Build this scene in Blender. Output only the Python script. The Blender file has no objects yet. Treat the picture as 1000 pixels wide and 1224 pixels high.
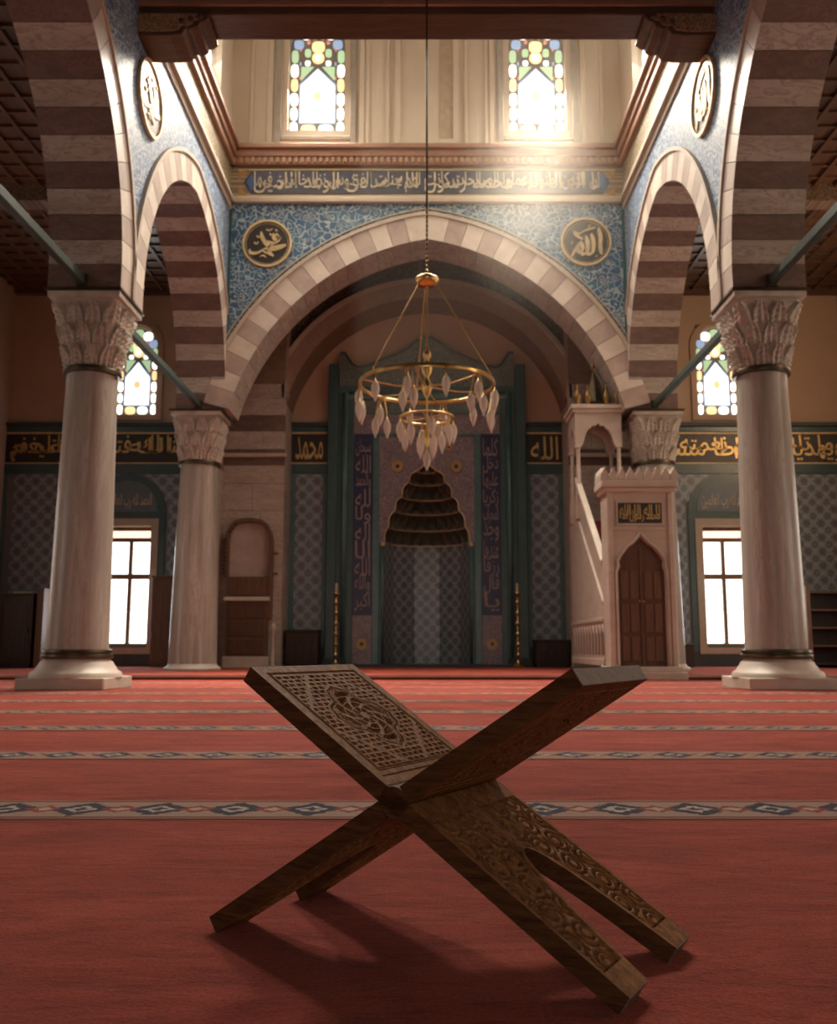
import bpy, math, random
import numpy as np
from math import sin, cos, pi, sqrt, atan2, radians as R
from mathutils import Vector, Matrix
random.seed(7)
SC = bpy.context.scene
COL = SC.collection

# ------------------------------------------------------------------ camera
cd = bpy.data.cameras.new('camera')
cam = bpy.data.objects.new('camera', cd); COL.objects.link(cam); SC.camera = cam
cd.sensor_fit = 'HORIZONTAL'; cd.sensor_width = 36.0
cd.lens = 36.0 * 1100 / 1000
cd.shift_x = -0.010
cam.location = (0, 0, 0.42)
cam.rotation_euler = (R(90) + math.atan(162 / 1100), 0, 0)
cd.dof.use_dof = True; cd.dof.focus_distance = 1.55; cd.dof.aperture_fstop = 11.0
cd.clip_start = 0.05; cd.clip_end = 200

# ------------------------------------------------------------------ world, exposure
w = bpy.data.worlds.new('world'); SC.world = w; w.use_nodes = True
bg = w.node_tree.nodes['Background']
bg.inputs[0].default_value = (0.85, 0.92, 1.0, 1); bg.inputs[1].default_value = 1.0
SC.view_settings.view_transform = 'Standard'
SC.view_settings.look = 'None'
SC.view_settings.gamma = 1.0
SC.view_settings.exposure = 0.0
SC.cycles.use_denoising = True
SC.cycles.volume_step_rate = 2.0
SC.cycles.max_bounces = 7
SC.cycles.diffuse_bounces = 4
SC.cycles.glossy_bounces = 3
SC.cycles.transmission_bounces = 4
SC.cycles.sample_clamp_indirect = 4.0

def area(loc, target, size, energy, color, size_y=None, spread=180):
    l = bpy.data.lights.new('daylight_fill', 'AREA'); l.energy = energy; l.color = color  # shared by the window daylight and the added fill lamps
    l.shape = 'RECTANGLE'; l.size = size; l.size_y = size_y or size; l.spread = R(spread)
    o = bpy.data.objects.new('daylight_fill', l); COL.objects.link(o); o.location = loc
    d = Vector(target) - Vector(loc)
    o.rotation_euler = d.to_track_quat('-Z', 'Y').to_euler()
    return o
WARM = (1.0, 0.89, 0.74); WARMER = (1.0, 0.68, 0.42); COOL = (0.92, 0.95, 1.0)
# daylight entering by the windows of the lantern (one lamp just inside each window)
for sx in (-1, 1):
    area((sx * 1.87, 14.25, 9.9), (sx * .8, 9.0, 0.0), 0.9, 470, WARM, 1.9, 88)
    area((sx * 1.87, 10.4, 9.9), (sx * 1.5, 14.5, 6.0), 0.9, 14, WARM, 1.9)
for y in (13.0, 11.2):
    area((3.1, y, 9.9), (-2.4, y - 1.5, 3.0), 0.9, 62, WARM, 1.9, 120)
    area((-3.1, y, 9.9), (2.4, y - 1.0, 3.0), 0.9, 48, WARM, 1.9, 120)
# daylight entering by the windows of the qibla wall; aisle lamps are added side light at unseen windows
for sx in (-1, 1):
    area((sx * 5.72, 17.4, 1.5), (sx * 4.6, 12.0, 0.4), 0.8, 34, COOL, 2.0)
    area((sx * 5.72, 17.4, 5.8), (sx * 5.0, 10.0, 2.0), 0.7, 22, COOL, 1.7)
for y, kr, kl in ((3.0, .10, .06), (7.3, .65, .30), (12.2, 1.0, .6)):
    area((8.0, y, 1.9), (3.0, y + 0.4, 1.0), 1.0, 44 * kr, WARM, 2.2)
    area((8.0, y, 5.6), (4.5, y + (3.5 if y > 12 else .4), 4.0), 1.0, 95 * kr, WARMER, 1.7)
    area((-8.0, y, 1.9), (-3.0, y + 0.4, 1.0), 1.0, 30 * kl, WARM, 2.2)
    area((-8.0, y, 5.6), (-3.0, y + 0.4, 3.0), 1.0, 5 * kl, WARM, 1.7)
# the low sun through the rear right lantern window: a narrow slanting shaft
sp = bpy.data.lights.new('sun_shaft', 'SPOT'); sp.energy = 8500; sp.color = (1.0, .86, .66); sp.spot_size = R(19); sp.spot_blend = .6; sp.shadow_soft_size = .25
spo = bpy.data.objects.new('sun_shaft', sp); COL.objects.link(spo); spo.location = (3.15, 12.9, 10.3)
spo.rotation_euler = (Vector((.3, 12.4, 5.0)) - spo.location).to_track_quat('-Z', 'Y').to_euler()
# added soft fill lamp behind the camera, standing in for an unseen entrance
area((0, -5.7, 2.0), (0, 6.0, 3.0), 2.6, 1.5, WARM, 3.4)

# ------------------------------------------------------------------ mesh helpers
class MB:
    def __init__(s): s.v = []; s.f = []; s.m = []
    def add(s, vs, fs, mi=0):
        n = len(s.v); s.v += [tuple(v) for v in vs]
        for f in fs: s.f.append(tuple(i + n for i in f)); s.m.append(mi)
        return s
    def fin(s, fs):
        s.f += fs; s.m += [1]*len(fs); return s
    def box(s, x0, x1, y0, y1, z0, z1, mi=0):
        return s.add([(x0,y0,z0),(x1,y0,z0),(x1,y1,z0),(x0,y1,z0),(x0,y0,z1),(x1,y0,z1),(x1,y1,z1),(x0,y1,z1)],
                     [(3,2,1,0),(4,5,6,7),(0,1,5,4),(1,2,6,5),(2,3,7,6),(3,0,4,7)], mi)
    def prism(s, poly, d0, d1, ax='y', mi=0):
        """polygon in (a, z) extruded along ax: ax 'y': a=x ; ax 'x': a=y ; ax 'z': poly is (x, y)"""
        def P(a, b, d):
            return (a, d, b) if ax == 'y' else ((d, a, b) if ax == 'x' else (a, b, d))
        n = len(poly); vs = [P(a, b, d0) for a, b in poly] + [P(a, b, d1) for a, b in poly]
        fs = [tuple(range(n)), tuple(range(2*n-1, n-1, -1))] + [(i, i+n, (i+1) % n + n, (i+1) % n) for i in range(n)]
        return s.add(vs, fs, mi)
    def lathe(s, prof, cx=0, cy=0, z=0, n=24, a0=0, a1=2*pi, mi=0):
        closed = len(prof) > 3 and prof[0] == prof[-1]
        full = abs(a1 - a0 - 2*pi) < 1e-6; k = n if full else n + 1
        vs = []
        for r, h in prof:
            for i in range(k):
                a = a0 + (a1 - a0) * i / n
                vs.append((cx + r*cos(a), cy + r*sin(a), z + h))
        fs = []
        for j in range(len(prof)-1):
            for i in range(n):
                i2 = (i+1) % k
                fs.append((j*k+i, j*k+i2, (j+1)*k+i2, (j+1)*k+i))
        if full and not closed:
            if prof[0][0] > 1e-4: fs.append(tuple(range(k-1, -1, -1)))
            if prof[-1][0] > 1e-4: fs.append(tuple((len(prof)-1)*k + i for i in range(k)))
        return s.add(vs, fs, mi)
    def tube(s, pts, r, n=8, mi=0):
        pts = [Vector(p) for p in pts]; rs = r if isinstance(r, (list, tuple)) else [r]*len(pts)
        vs = []; m = len(pts); side = None
        for i, p in enumerate(pts):
            t = (pts[min(i+1, m-1)] - pts[max(i-1, 0)]).normalized()
            if side is None:
                side = t.cross(Vector((0, 0, 1)) if abs(t.z) < .9 else Vector((1, 0, 0))).normalized()
            side = (side - t * side.dot(t)).normalized(); up = side.cross(t)
            for k in range(n):
                a = 2*pi*k/n; vs.append(p + (side*cos(a) + up*sin(a)) * rs[i])
        fs = [(i*n+k, i*n+(k+1) % n, (i+1)*n+(k+1) % n, (i+1)*n+k) for i in range(m-1) for k in range(n)]
        fs += [tuple(range(n-1, -1, -1)), tuple((m-1)*n+k for k in range(n))]
        return s.add(vs, fs, mi)
    def ring(s, c, rad, r, n=48, k=8, mi=0):
        vs = []
        for i in range(n):
            a = 2*pi*i/n
            for j in range(k):
                b = 2*pi*j/k; rr = rad + r*cos(b)
                vs.append((c[0]+rr*cos(a), c[1]+rr*sin(a), c[2]+r*sin(b)))
        fs = [(i*k+j, ((i+1) % n)*k+j, ((i+1) % n)*k+(j+1) % k, i*k+(j+1) % k) for i in range(n) for j in range(k)]
        return s.add(vs, fs, mi)
    def mesh(s, name, mats, smooth=False):
        me = bpy.data.meshes.new(name); me.from_pydata(s.v, [], s.f)
        for m in (mats if isinstance(mats, (list, tuple)) else [mats]): me.materials.append(m)
        me.polygons.foreach_set('material_index', s.m)
        if smooth:
            me.polygons.foreach_set('use_smooth', [True]*len(s.f))
        me.update(); fixn(me)
        return me
    def obj(s, name, mats, parent=None, smooth=False, bevel=0, loc=None, auto=None):
        o = bpy.data.objects.new(name, s.mesh(name, mats, smooth)); COL.objects.link(o)
        if parent is not None: o.parent = parent
        if loc is not None: o.location = loc
        if smooth and auto:
            smooth_auto(o, auto)
        if bevel:
            b = o.modifiers.new('b', 'BEVEL'); b.width = bevel; b.segments = 2; b.limit_method = 'ANGLE'; b.angle_limit = R(35)
        return o
import bmesh
def fixn(me):
    bm = bmesh.new(); bm.from_mesh(me); bmesh.ops.recalc_face_normals(bm, faces=bm.faces); bm.to_mesh(me); bm.free()
def smooth_auto(o, deg):
    me = o.data; bm = bmesh.new(); bm.from_mesh(me)
    for e in bm.edges:
        if len(e.link_faces) == 2 and e.calc_face_angle(0) > R(deg): e.smooth = False
    bm.to_mesh(me); bm.free()
def empty(name, loc=(0,0,0), rz=0, label=None, cat=None, group=None):
    o = bpy.data.objects.new(name, None); COL.objects.link(o); o.location = loc; o.rotation_euler = (0, 0, rz)
    o.empty_display_size = .1
    return tag(o, label, cat, group)
def tag(o, label=None, cat=None, group=None, kind=None):
    if label: o['label'] = label
    if cat: o['category'] = cat
    if group: o['group'] = group
    if kind: o['kind'] = kind
    return o
def struct(o): o['kind'] = 'structure'; return o
def kids(o): return [c for c in bpy.data.objects if c.parent == o]
def copy_tree(o, parent=None):
    c = o.copy(); COL.objects.link(c); c.parent = parent
    for ch in kids(o): copy_tree(ch, c)
    return c

# ------------------------------------------------------------------ material helpers
class G:
    def __init__(s, name, rough=.6, spec=.5, metal=0):
        s.mat = bpy.data.materials.new(name); s.mat.use_nodes = True
        s.t = s.mat.node_tree; s.N = s.t.nodes; s.b = s.N['Principled BSDF']
        s.b.inputs['Roughness'].default_value = rough
        s.b.inputs['Metallic'].default_value = metal
        s.b.inputs['Specular IOR Level'].default_value = spec
    def n(s, typ, **kw):
        n = s.N.new(typ)
        for k, v in kw.items(): setattr(n, k, v)
        return n
    def put(s, sock, v):
        if hasattr(v, 'links') or isinstance(v, bpy.types.NodeSocket): s.t.links.new(v, sock)
        elif isinstance(v, (tuple, list)): sock.default_value = (*v, 1) if (len(v) == 3 and sock.type == 'RGBA') else v
        else: sock.default_value = v
    def co(s, kind='Object', scale=(1,1,1), loc=(0,0,0), rot=(0,0,0)):
        c = s.n('ShaderNodeTexCoord'); m = s.n('ShaderNodeMapping'); s.put(m.inputs[0], c.outputs[kind])
        m.inputs['Scale'].default_value = scale; m.inputs['Location'].default_value = loc; m.inputs['Rotation'].default_value = rot
        return m.outputs[0]
    def noise(s, v, scale=5, detail=4, rough=.55, dist=0, col=False):
        n = s.n('ShaderNodeTexNoise'); s.put(n.inputs['Vector'], v); n.inputs['Scale'].default_value = scale
        n.inputs['Detail'].default_value = detail; n.inputs['Roughness'].default_value = rough; n.inputs['Distortion'].default_value = dist
        return n.outputs['Color'] if col else n.outputs['Fac']
    def vor(s, v, scale=5, feature='F1', out='Distance', rand=1.0):
        n = s.n('ShaderNodeTexVoronoi', feature=feature); s.put(n.inputs['Vector'], v)
        n.inputs['Scale'].default_value = scale; n.inputs['Randomness'].default_value = rand
        return n.outputs[out]
    def m(s, op, a, b=None, c=None, clamp=False):
        n = s.n('ShaderNodeMath', operation=op, use_clamp=clamp); s.put(n.inputs[0], a)
        if b is not None: s.put(n.inputs[1], b)
        if c is not None: s.put(n.inputs[2], c)
        return n.outputs[0]
    def vm(s, op, a, b=None, out=0):
        n = s.n('ShaderNodeVectorMath', operation=op); s.put(n.inputs[0], a)
        if b is not None: s.put(n.inputs[1], b)
        return n.outputs[out]
    def sep(s, v):
        n = s.n('ShaderNodeSeparateXYZ'); s.put(n.inputs[0], v); return n.outputs
    def comb(s, x, y, z=0.0):
        n = s.n('ShaderNodeCombineXYZ'); s.put(n.inputs[0], x); s.put(n.inputs[1], y); s.put(n.inputs[2], z); return n.outputs[0]
    def step(s, v, lo, hi):
        n = s.n('ShaderNodeMapRange'); n.clamp = True; s.put(n.inputs[0], v); n.inputs[1].default_value = lo; n.inputs[2].default_value = hi
        return n.outputs[0]
    def mix(s, f, a, b, blend='MIX'):
        n = s.n('ShaderNodeMix', data_type='RGBA', blend_type=blend); s.put(n.inputs[0], f); s.put(n.inputs[6], a); s.put(n.inputs[7], b)
        return n.outputs[2]
    def ramp(s, v, stops):
        n = s.n('ShaderNodeValToRGB'); s.put(n.inputs[0], v); e = n.color_ramp.elements
        while len(e) > len(stops): e.remove(e[-1])
        while len(e) < len(stops): e.new(.5)
        for i, (p, c) in enumerate(stops): e[i].position = p; e[i].color = (*c, 1)
        return n.outputs[0]
    def color(s, c): s.put(s.b.inputs['Base Color'], c); return s
    def rough(s, v): s.put(s.b.inputs['Roughness'], v); return s
    def bump(s, h, strength=.3, dist=.01):
        n = s.n('ShaderNodeBump'); n.inputs['Strength'].default_value = strength; n.inputs['Distance'].default_value = dist
        s.put(n.inputs['Height'], h); s.t.links.new(n.outputs[0], s.b.inputs['Normal']); return s

def stone(name, a, b, scale=(1,1,1), sc=3, rough=.55, veins=None, bump=.15):
    g = G(name, rough); v = g.co(scale=scale)
    n1 = g.noise(v, sc, 6, .6, .6); c = g.ramp(n1, [(.3, a), (.7, b)])
    if veins:
        n2 = g.noise(v, sc*1.7, 5, .6, 1.5); vv = g.step(g.m('ABSOLUTE', g.m('SUBTRACT', n2, .5)), .0, .035)
        c = g.mix(vv, veins, c)
    n3 = g.noise(g.co(), 35, 3); g.color(c); g.bump(g.m('ADD', g.m('MULTIPLY', n3, .4), n1), bump, .01)
    return g.mat
def plain(name, c, rough=.5, metal=0, var=.15, sc=8, spec=.5, scale=(1,1,1), bump=0):
    g = G(name, rough, spec, metal); n = g.noise(g.co(scale=scale), sc, 5, .6, .3)
    g.color(g.ramp(n, [(.25, tuple(x*(1-var) for x in c)), (.75, tuple(min(1, x*(1+var)) for x in c))]))
    if bump: g.bump(n, bump, .005)
    return g.mat
def wood(name, a, b, ax=(1,12,12), sc=2.5, rough=.45, spec=.4, bump=.25):
    g = G(name, rough, spec); v = g.co(scale=ax)
    if spec < .2: g.b.inputs['IOR'].default_value = 1.32
    n = g.noise(v, sc, 8, .62, .9); n2 = g.noise(v, sc*6, 4, .6)
    f = g.m('ADD', g.m('MULTIPLY', n, .7), g.m('MULTIPLY', n2, .3))
    g.color(g.ramp(f, [(.32, a), (.66, b)])); g.bump(f, bump, .003)
    return g.mat
def glow(name, c, s):
    g = G(name, .3); g.color(tuple(min(1, x) for x in c))
    g.b.inputs['Emission Color'].default_value = (*c, 1); g.b.inputs['Emission Strength'].default_value = s
    return g.mat
def arabesque(name, base, base2, line, accent, sc=3.2, axes='xz', rough=.35, thick=.055, spec=.6):
    """glazed tilework: interlaced tendrils with rosettes; axes picks the plane of the wall"""
    g = G(name, rough, spec); x, y, z = g.sep(g.co())
    p = g.comb(x if axes[0] == 'x' else y, z, 0.0)
    wob = g.vm('SCALE', g.vm('SUBTRACT', g.noise(p, sc*1.3, 2, .5, 0, True), (.5, .5, .5))); 
    wob.node.inputs['Scale'].default_value = .22
    q = g.vm('ADD', p, wob)
    d = g.vor(q, sc*2.2, 'DISTANCE_TO_EDGE'); l1 = g.m('SUBTRACT', 1, g.step(d, thick*.6, thick))
    f = g.vor(q, sc*2.2, 'F1'); l2 = g.m('SUBTRACT', 1, g.step(g.m('ABSOLUTE', g.m('SUBTRACT', f, .27)), .025, .05))
    dot = g.m('SUBTRACT', 1, g.step(f, .11, .14))
    n = g.noise(p, 2.2, 3); bc = g.mix(g.step(n, .4, .62), base, base2)
    c = g.mix(g.m('MULTIPLY', g.m('MAXIMUM', l1, l2), .85), bc, line); c = g.mix(dot, c, accent)
    g.color(c); g.bump(g.noise(p, 3.5, 2), .12, .02)
    return g.mat

M = {}
M['face_light'] = stone('pale_marble', (.50,.43,.36), (.66,.58,.50), sc=2.5, rough=.45)
M['face_pink'] = stone('pink_marble', (.33,.25,.215), (.47,.38,.33), sc=3, rough=.45)
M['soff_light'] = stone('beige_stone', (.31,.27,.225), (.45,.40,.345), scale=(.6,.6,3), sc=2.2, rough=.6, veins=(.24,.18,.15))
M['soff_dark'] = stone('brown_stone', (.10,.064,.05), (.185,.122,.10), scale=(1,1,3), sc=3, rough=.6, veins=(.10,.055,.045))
M['column'] = stone('streaked_marble', (.22,.19,.16), (.47,.425,.37), scale=(4.5,4.5,.32), sc=1.8, rough=.38, veins=(.30,.245,.2))
M['capital'] = stone('carved_marble', (.33,.285,.235), (.50,.44,.37), sc=5, rough=.6)
M['base'] = stone('base_marble', (.40,.33,.27), (.56,.48,.41), sc=3, rough=.5)
M['minbar'] = stone('minbar_marble', (.42,.34,.28), (.55,.46,.39), scale=(1,1,2), sc=2, rough=.5)
M['pier'] = stone('pier_marble', (.33,.275,.23), (.47,.40,.345), scale=(.8,.8,2.5), sc=2, rough=.55, veins=(.27,.22,.185))
M['plaster'] = plain('cream_plaster', (.56,.475,.37), .8, var=.08, sc=1.5, bump=.1)
M['peach'] = plain('peach_plaster', (.44,.31,.21), .85, var=.09, sc=1.2, bump=.1)
M['mould'] = plain('moulding_stone', (.43,.36,.28), .6, var=.1)
M['brown_rib'] = plain('painted_rib', (.30,.20,.14), .7, var=.15)
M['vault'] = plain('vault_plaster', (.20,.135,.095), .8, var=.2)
M['bronze'] = plain('dark_bronze', (.085,.065,.04), .38, .8, var=.3)
M['brass'] = plain('brass', (.62,.42,.17), .28, 1.0, var=.12)
M['gold'] = plain('gilding', (.62,.43,.17), .4, .7, var=.2)
M['goldpaint'] = plain('gold_paint', (.60,.46,.25), .5, .25, var=.25)
M['cream_letter'] = plain('cream_letter', (.55,.47,.33), .5, var=.15)
M['tie'] = plain('tie_beam_paint', (.025,.042,.032), .7, var=.3)
M['beam'] = wood('beam_wood', (.055,.028,.017), (.15,.08,.05), (1,9,9), 2)
M['beam_red'] = wood('beam_paint', (.24,.12,.075), (.36,.20,.13), (1,6,6), 2)
M['dark_wood'] = wood('dark_wood', (.018,.010,.008), (.055,.030,.02), (9,9,1), 2)
M['brown_wood'] = wood('brown_wood', (.075,.035,.02), (.17,.085,.045), (9,9,1), 2)
M['window_wood'] = wood('window_wood', (.13,.07,.035), (.24,.135,.07), (9,9,1), 2)
M['ceil_wood'] = wood('ceiling_wood', (.055,.026,.013), (.13,.066,.033), (9,1,9), 2)
M['door_wood'] = wood('door_wood', (.05,.022,.012), (.13,.06,.033), (10,10,1), 2)
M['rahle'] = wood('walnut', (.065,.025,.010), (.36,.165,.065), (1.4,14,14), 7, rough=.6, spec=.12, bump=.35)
M['rahle_edge'] = wood('shaded_walnut', (.026,.010,.005), (.12,.052,.021), (1.4,14,14), 7, rough=.6, spec=.12, bump=.3)  # walnut darkened on core, skirts and knuckles: edge shade put into the colour
M['rahle_worn'] = wood('worn_walnut', (.10,.06,.04), (.22,.145,.10), (4,10,10), 7, rough=.5)
M['teal'] = plain('teal_glaze', (.032,.080,.082), .3, var=.25, sc=6, spec=.6)
M['teal_light'] = plain('light_teal_glaze', (.065,.15,.155), .28, var=.25, sc=6, spec=.6)
M['navy'] = plain('navy_glaze', (.022,.026,.075), .3, var=.3, sc=6)
M['black_panel'] = plain('black_panel', (.020,.018,.018), .4, var=.3)
M['dado'] = plain('dark_dado', (.035,.045,.045), .5, var=.3, sc=4)
M['spandrel'] = arabesque('spandrel_tiles', (.022,.085,.17), (.035,.125,.22), (.42,.50,.52), (.33,.25,.20), 3.4, 'xz')
M['spandrel_side'] = arabesque('side_spandrel_tiles', (.045,.095,.20), (.07,.14,.25), (.42,.46,.50), (.34,.29,.25), 5.0, 'yz', rough=.5, spec=.3, thick=.09)
M['mosaic'] = arabesque('mosaic_tiles', (.12,.10,.15), (.15,.125,.16), (.33,.25,.24), (.42,.28,.10), 6.5, 'xz', thick=.08)
M['crest'] = arabesque('crest_tiles', (.06,.105,.10), (.08,.125,.12), (.21,.23,.19), (.17,.12,.10), 6.0, 'xz', thick=.09)
M['vaultorn'] = arabesque('vault_painting', (.035,.026,.026), (.055,.04,.036), (.15,.105,.08), (.10,.04,.03), 4.5, 'xz', rough=.7, thick=.09)
M['frieze'] = arabesque('painted_frieze', (.16,.12,.08), (.20,.15,.10), (.42,.33,.20), (.24,.13,.07), 5.5, 'yz', rough=.6, thick=.1)
M['clock_ground'] = plain('medallion_ground', (.022,.018,.014), .4, var=.3)
M['glass_lamp'] = None

def lamp_glass():
    g = G('rosy_lamp_glass', .12, .6); g.color((.96,.88,.80)); g.b.inputs['Transmission Weight'].default_value = .6
    g.b.inputs['IOR'].default_value = 1.3
    return g.mat
M['glass_lamp'] = lamp_glass()

def tile_mat():
    g = G('glazed_tile', .3, .6)
    u, v, _ = g.sep(g.co('UV')); u = g.m('FRACT', u); v = g.m('FRACT', v)
    cx = g.m('SUBTRACT', u, .5); cy = g.m('SUBTRACT', v, .5)
    r = g.m('SQRT', g.m('ADD', g.m('MULTIPLY', cx, cx), g.m('MULTIPLY', cy, cy)))
    a = g.m('ARCTAN2', cy, cx)
    pet = g.m('MULTIPLY', g.m('COSINE', g.m('MULTIPLY', a, 6)), .03)
    rr = g.m('SUBTRACT', r, pet)
    ax = g.m('ABSOLUTE', cx); ay = g.m('ABSOLUTE', cy)
    qx = g.m('SUBTRACT', .5, ax); qy = g.m('SUBTRACT', .5, ay)
    rc = g.m('SQRT', g.m('ADD', g.m('MULTIPLY', qx, qx), g.m('MULTIPLY', qy, qy)))
    disc = g.m('SUBTRACT', 1, g.step(rr, .20, .23)); core = g.m('SUBTRACT', 1, g.step(r, .07, .10))
    ringl = g.m('SUBTRACT', 1, g.step(g.m('ABSOLUTE', g.m('SUBTRACT', rr, .29)), .018, .04))
    disc2 = g.m('SUBTRACT', 1, g.step(rc, .17, .20)); core2 = g.m('SUBTRACT', 1, g.step(rc, .06, .09))
    ring2 = g.m('SUBTRACT', 1, g.step(g.m('ABSOLUTE', g.m('SUBTRACT', rc, .25)), .018, .04))
    white = (.31,.33,.34)
    c = g.mix(g.step(g.noise(g.co('UV'), 9, 2), .48, .56), white, (.17,.23,.27))
    c = g.mix(ringl, c, (.05,.09,.14)); c = g.mix(ring2, c, (.05,.13,.14))
    c = g.mix(disc, c, (.075,.085,.12)); c = g.mix(core, c, (.19,.12,.09))
    c = g.mix(disc2, c, (.065,.10,.12)); c = g.mix(core2, c, (.24,.25,.24))
    g.color(c); g.rough(.3)
    return g.mat
M['tile'] = tile_mat()
M['grout'] = plain('tile_bed', (.16,.17,.17), .7)

def carpet_mat():
    g = G('red_carpet', .95, .1)
    v = g.co()
    big = g.noise(g.co(scale=(1.0,2.4,1)), 2.6, 5, .6, .8); fine = g.noise(v, 170, 3, .75); mid = g.noise(g.co(scale=(1,1.7,1)), 16, 4, .6)
    c = g.ramp(big, [(.28, (.18,.017,.012)), (.5, (.36,.050,.031)), (.74, (.52,.098,.062))])
    scuff = g.step(g.noise(g.co(scale=(1.3,4,1)), 7, 5, .65, .5), .53, .66)
    c = g.mix(g.m('MULTIPLY', scuff, .62), c, (.115,.018,.014))
    c = g.mix(g.step(fine, .35, .75), g.mix(.45, c, (.10,.012,.010)), g.mix(.28, c, (.55,.15,.11)))
    fleck = g.step(g.noise(g.co(scale=(1, 2.6, 1)), 34, 4, .7, .3), .54, .68)
    c = g.mix(g.m('MULTIPLY', fleck, .42), c, (.13,.014,.011))
    g.color(c)
    g.b.inputs['Sheen Weight'].default_value = .22; g.b.inputs['Sheen Roughness'].default_value = .5
    g.put(g.b.inputs['Sheen Tint'], (.9,.45,.36))
    g.bump(g.m('ADD', g.m('MULTIPLY', fine, .5), g.m('ADD', g.m('MULTIPLY', mid, .7), g.m('MULTIPLY', big, 1.6))), .95, .014)
    return g.mat
M['carpet'] = carpet_mat()
def band_mat():
    g = G('woven_border', .95, .1)
    x, y, _ = g.sep(g.co())     # local: y in -.5...5 across the band (object scaled in mesh units)
    def tri(a, per, off=0.0):
        return g.m('ABSOLUTE', g.m('SUBTRACT', g.m('FRACT', g.m('ADD', g.m('DIVIDE', a, per), off)), .5))
    yy = g.m('ABSOLUTE', g.m('DIVIDE', y, .11))
    d = g.m('ADD', g.m('MULTIPLY', tri(x, .20), 2.0), yy)           # lozenges
    d2 = g.m('ADD', g.m('MULTIPLY', tri(x, .20, .5), 2.0), yy)
    n = g.noise(g.co(scale=(1,1.6,1)), 38, 2, .5)
    dd = g.m('ADD', d, g.m('MULTIPLY', g.m('SUBTRACT', n, .5), .55)); ee = g.m('ADD', d2, g.m('MULTIPLY', g.m('SUBTRACT', n, .5), .5))
    c = g.mix(g.step(dd, .86, .92), (.045,.04,.055), (.29,.185,.145))
    c = g.mix(g.m('SUBTRACT', 1, g.step(dd, .40, .46)), c, (.38,.30,.25))
    c = g.mix(g.m('SUBTRACT', 1, g.step(dd, .20, .25)), c, (.05,.045,.065))
    c = g.mix(g.m('SUBTRACT', 1, g.step(ee, .46, .52)), c, (.23,.045,.035))
    c = g.mix(g.m('SUBTRACT', 1, g.step(ee, .22, .26)), c, (.35,.27,.22))
    edge = g.step(yy, .98, 1.0); c = g.mix(edge, c, (.13,.03,.028)); c = g.mix(g.step(yy, 1.13, 1.15), c, (.34,.20,.15))
    g.color(c); g.bump(g.noise(g.co(), 240, 2), .5, .008)
    return g.mat
M['band'] = band_mat()

# ------------------------------------------------------------------ Arabic lettering (built-in font, presentation forms)
ISO = {'ا':0xFE8D,'ب':0xFE8F,'ة':0xFE93,'ت':0xFE95,'ج':0xFE9D,'ح':0xFEA1,'خ':0xFEA5,'د':0xFEA9,'ذ':0xFEAB,'ر':0xFEAD,'ز':0xFEAF,'س':0xFEB1,'ش':0xFEB5,'ص':0xFEB9,'ض':0xFEBD,'ط':0xFEC1,'ع':0xFEC9,'غ':0xFECD,'ف':0xFED1,'ق':0xFED5,'ك':0xFED9,'ل':0xFEDD,'م':0xFEE1,'ن':0xFEE5,'ه':0xFEE9,'و':0xFEED,'ى':0xFEEF,'ي':0xFEF1}
NJ = set('ادذرزوىة')
def shape(s):
    out = []
    for i, c in enumerate(s):
        if c not in ISO: out.append(c); continue
        p = i > 0 and s[i-1] in ISO and s[i-1] not in NJ
        nx = i+1 < len(s) and s[i+1] in ISO and c not in NJ
        k = (1 if p else 0) if c in NJ else (3 if p and nx else 2 if nx else 1 if p else 0)
        out.append(chr(ISO[c] + k))
    return ''.join(reversed(out))
DG = None
def text_mesh(s, fat=.0):
    c = bpy.data.curves.new('lettering', 'FONT'); c.body = shape(s); c.extrude = .04; c.offset = fat + .004; c.resolution_u = 3
    o = bpy.data.objects.new('lettering', c); COL.objects.link(o); bpy.context.view_layer.update()
    me = bpy.data.meshes.new_from_object(o); bpy.data.objects.remove(o)
    n = len(me.vertices); a = np.empty(n*3, dtype=np.float32); me.vertices.foreach_get('co', a); a = a.reshape(-1, 3)
    return me, a
def lettering(lines, W, H, depth, mat, mapf, parent, name='lettering', overlap=1.25):
    """lines stacked into W x H; mapf(x, y, d) -> world; lines may overlap like thuluth"""
    vs = []; fs = []
    k = len(lines); hh = min(H, H / k * overlap) if k > 1 else H
    for j, s in enumerate(lines):
        me, a = text_mesh(s)
        lo = a.min(0); hi = a.max(0); cen_y = (H-hh)/2*(1 - 2*j/(k-1)) if k > 1 else 0
        x = (a[:, 0]-lo[0])/(hi[0]-lo[0])*W - W/2; y = (a[:, 1]-lo[1])/(hi[1]-lo[1])*hh - hh/2 + cen_y
        y = np.clip(y, -H/2, H/2)
        d = (a[:, 2] - lo[2])/max(1e-6, hi[2]-lo[2])*depth
        n0 = len(vs); vs += [mapf(float(p), float(q), float(r)) for p, q, r in zip(x, y, d)]
        fs += [tuple(i+n0 for i in p.vertices) for p in me.polygons]
        bpy.data.meshes.remove(me)
    mb = MB(); mb.add(vs, fs)
    return mb.obj(name, mat, parent)
def back_map(cx, y, cz): return lambda a, b, d: (cx + a, y - d, cz + b)            # faces -Y (towards the nave)
def left_map(x, cy, cz): return lambda a, b, d: (x + d, cy + a, cz + b)            # on the left wall, faces +X
def right_map(x, cy, cz): return lambda a, b, d: (x - d, cy - a, cz + b)

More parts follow.
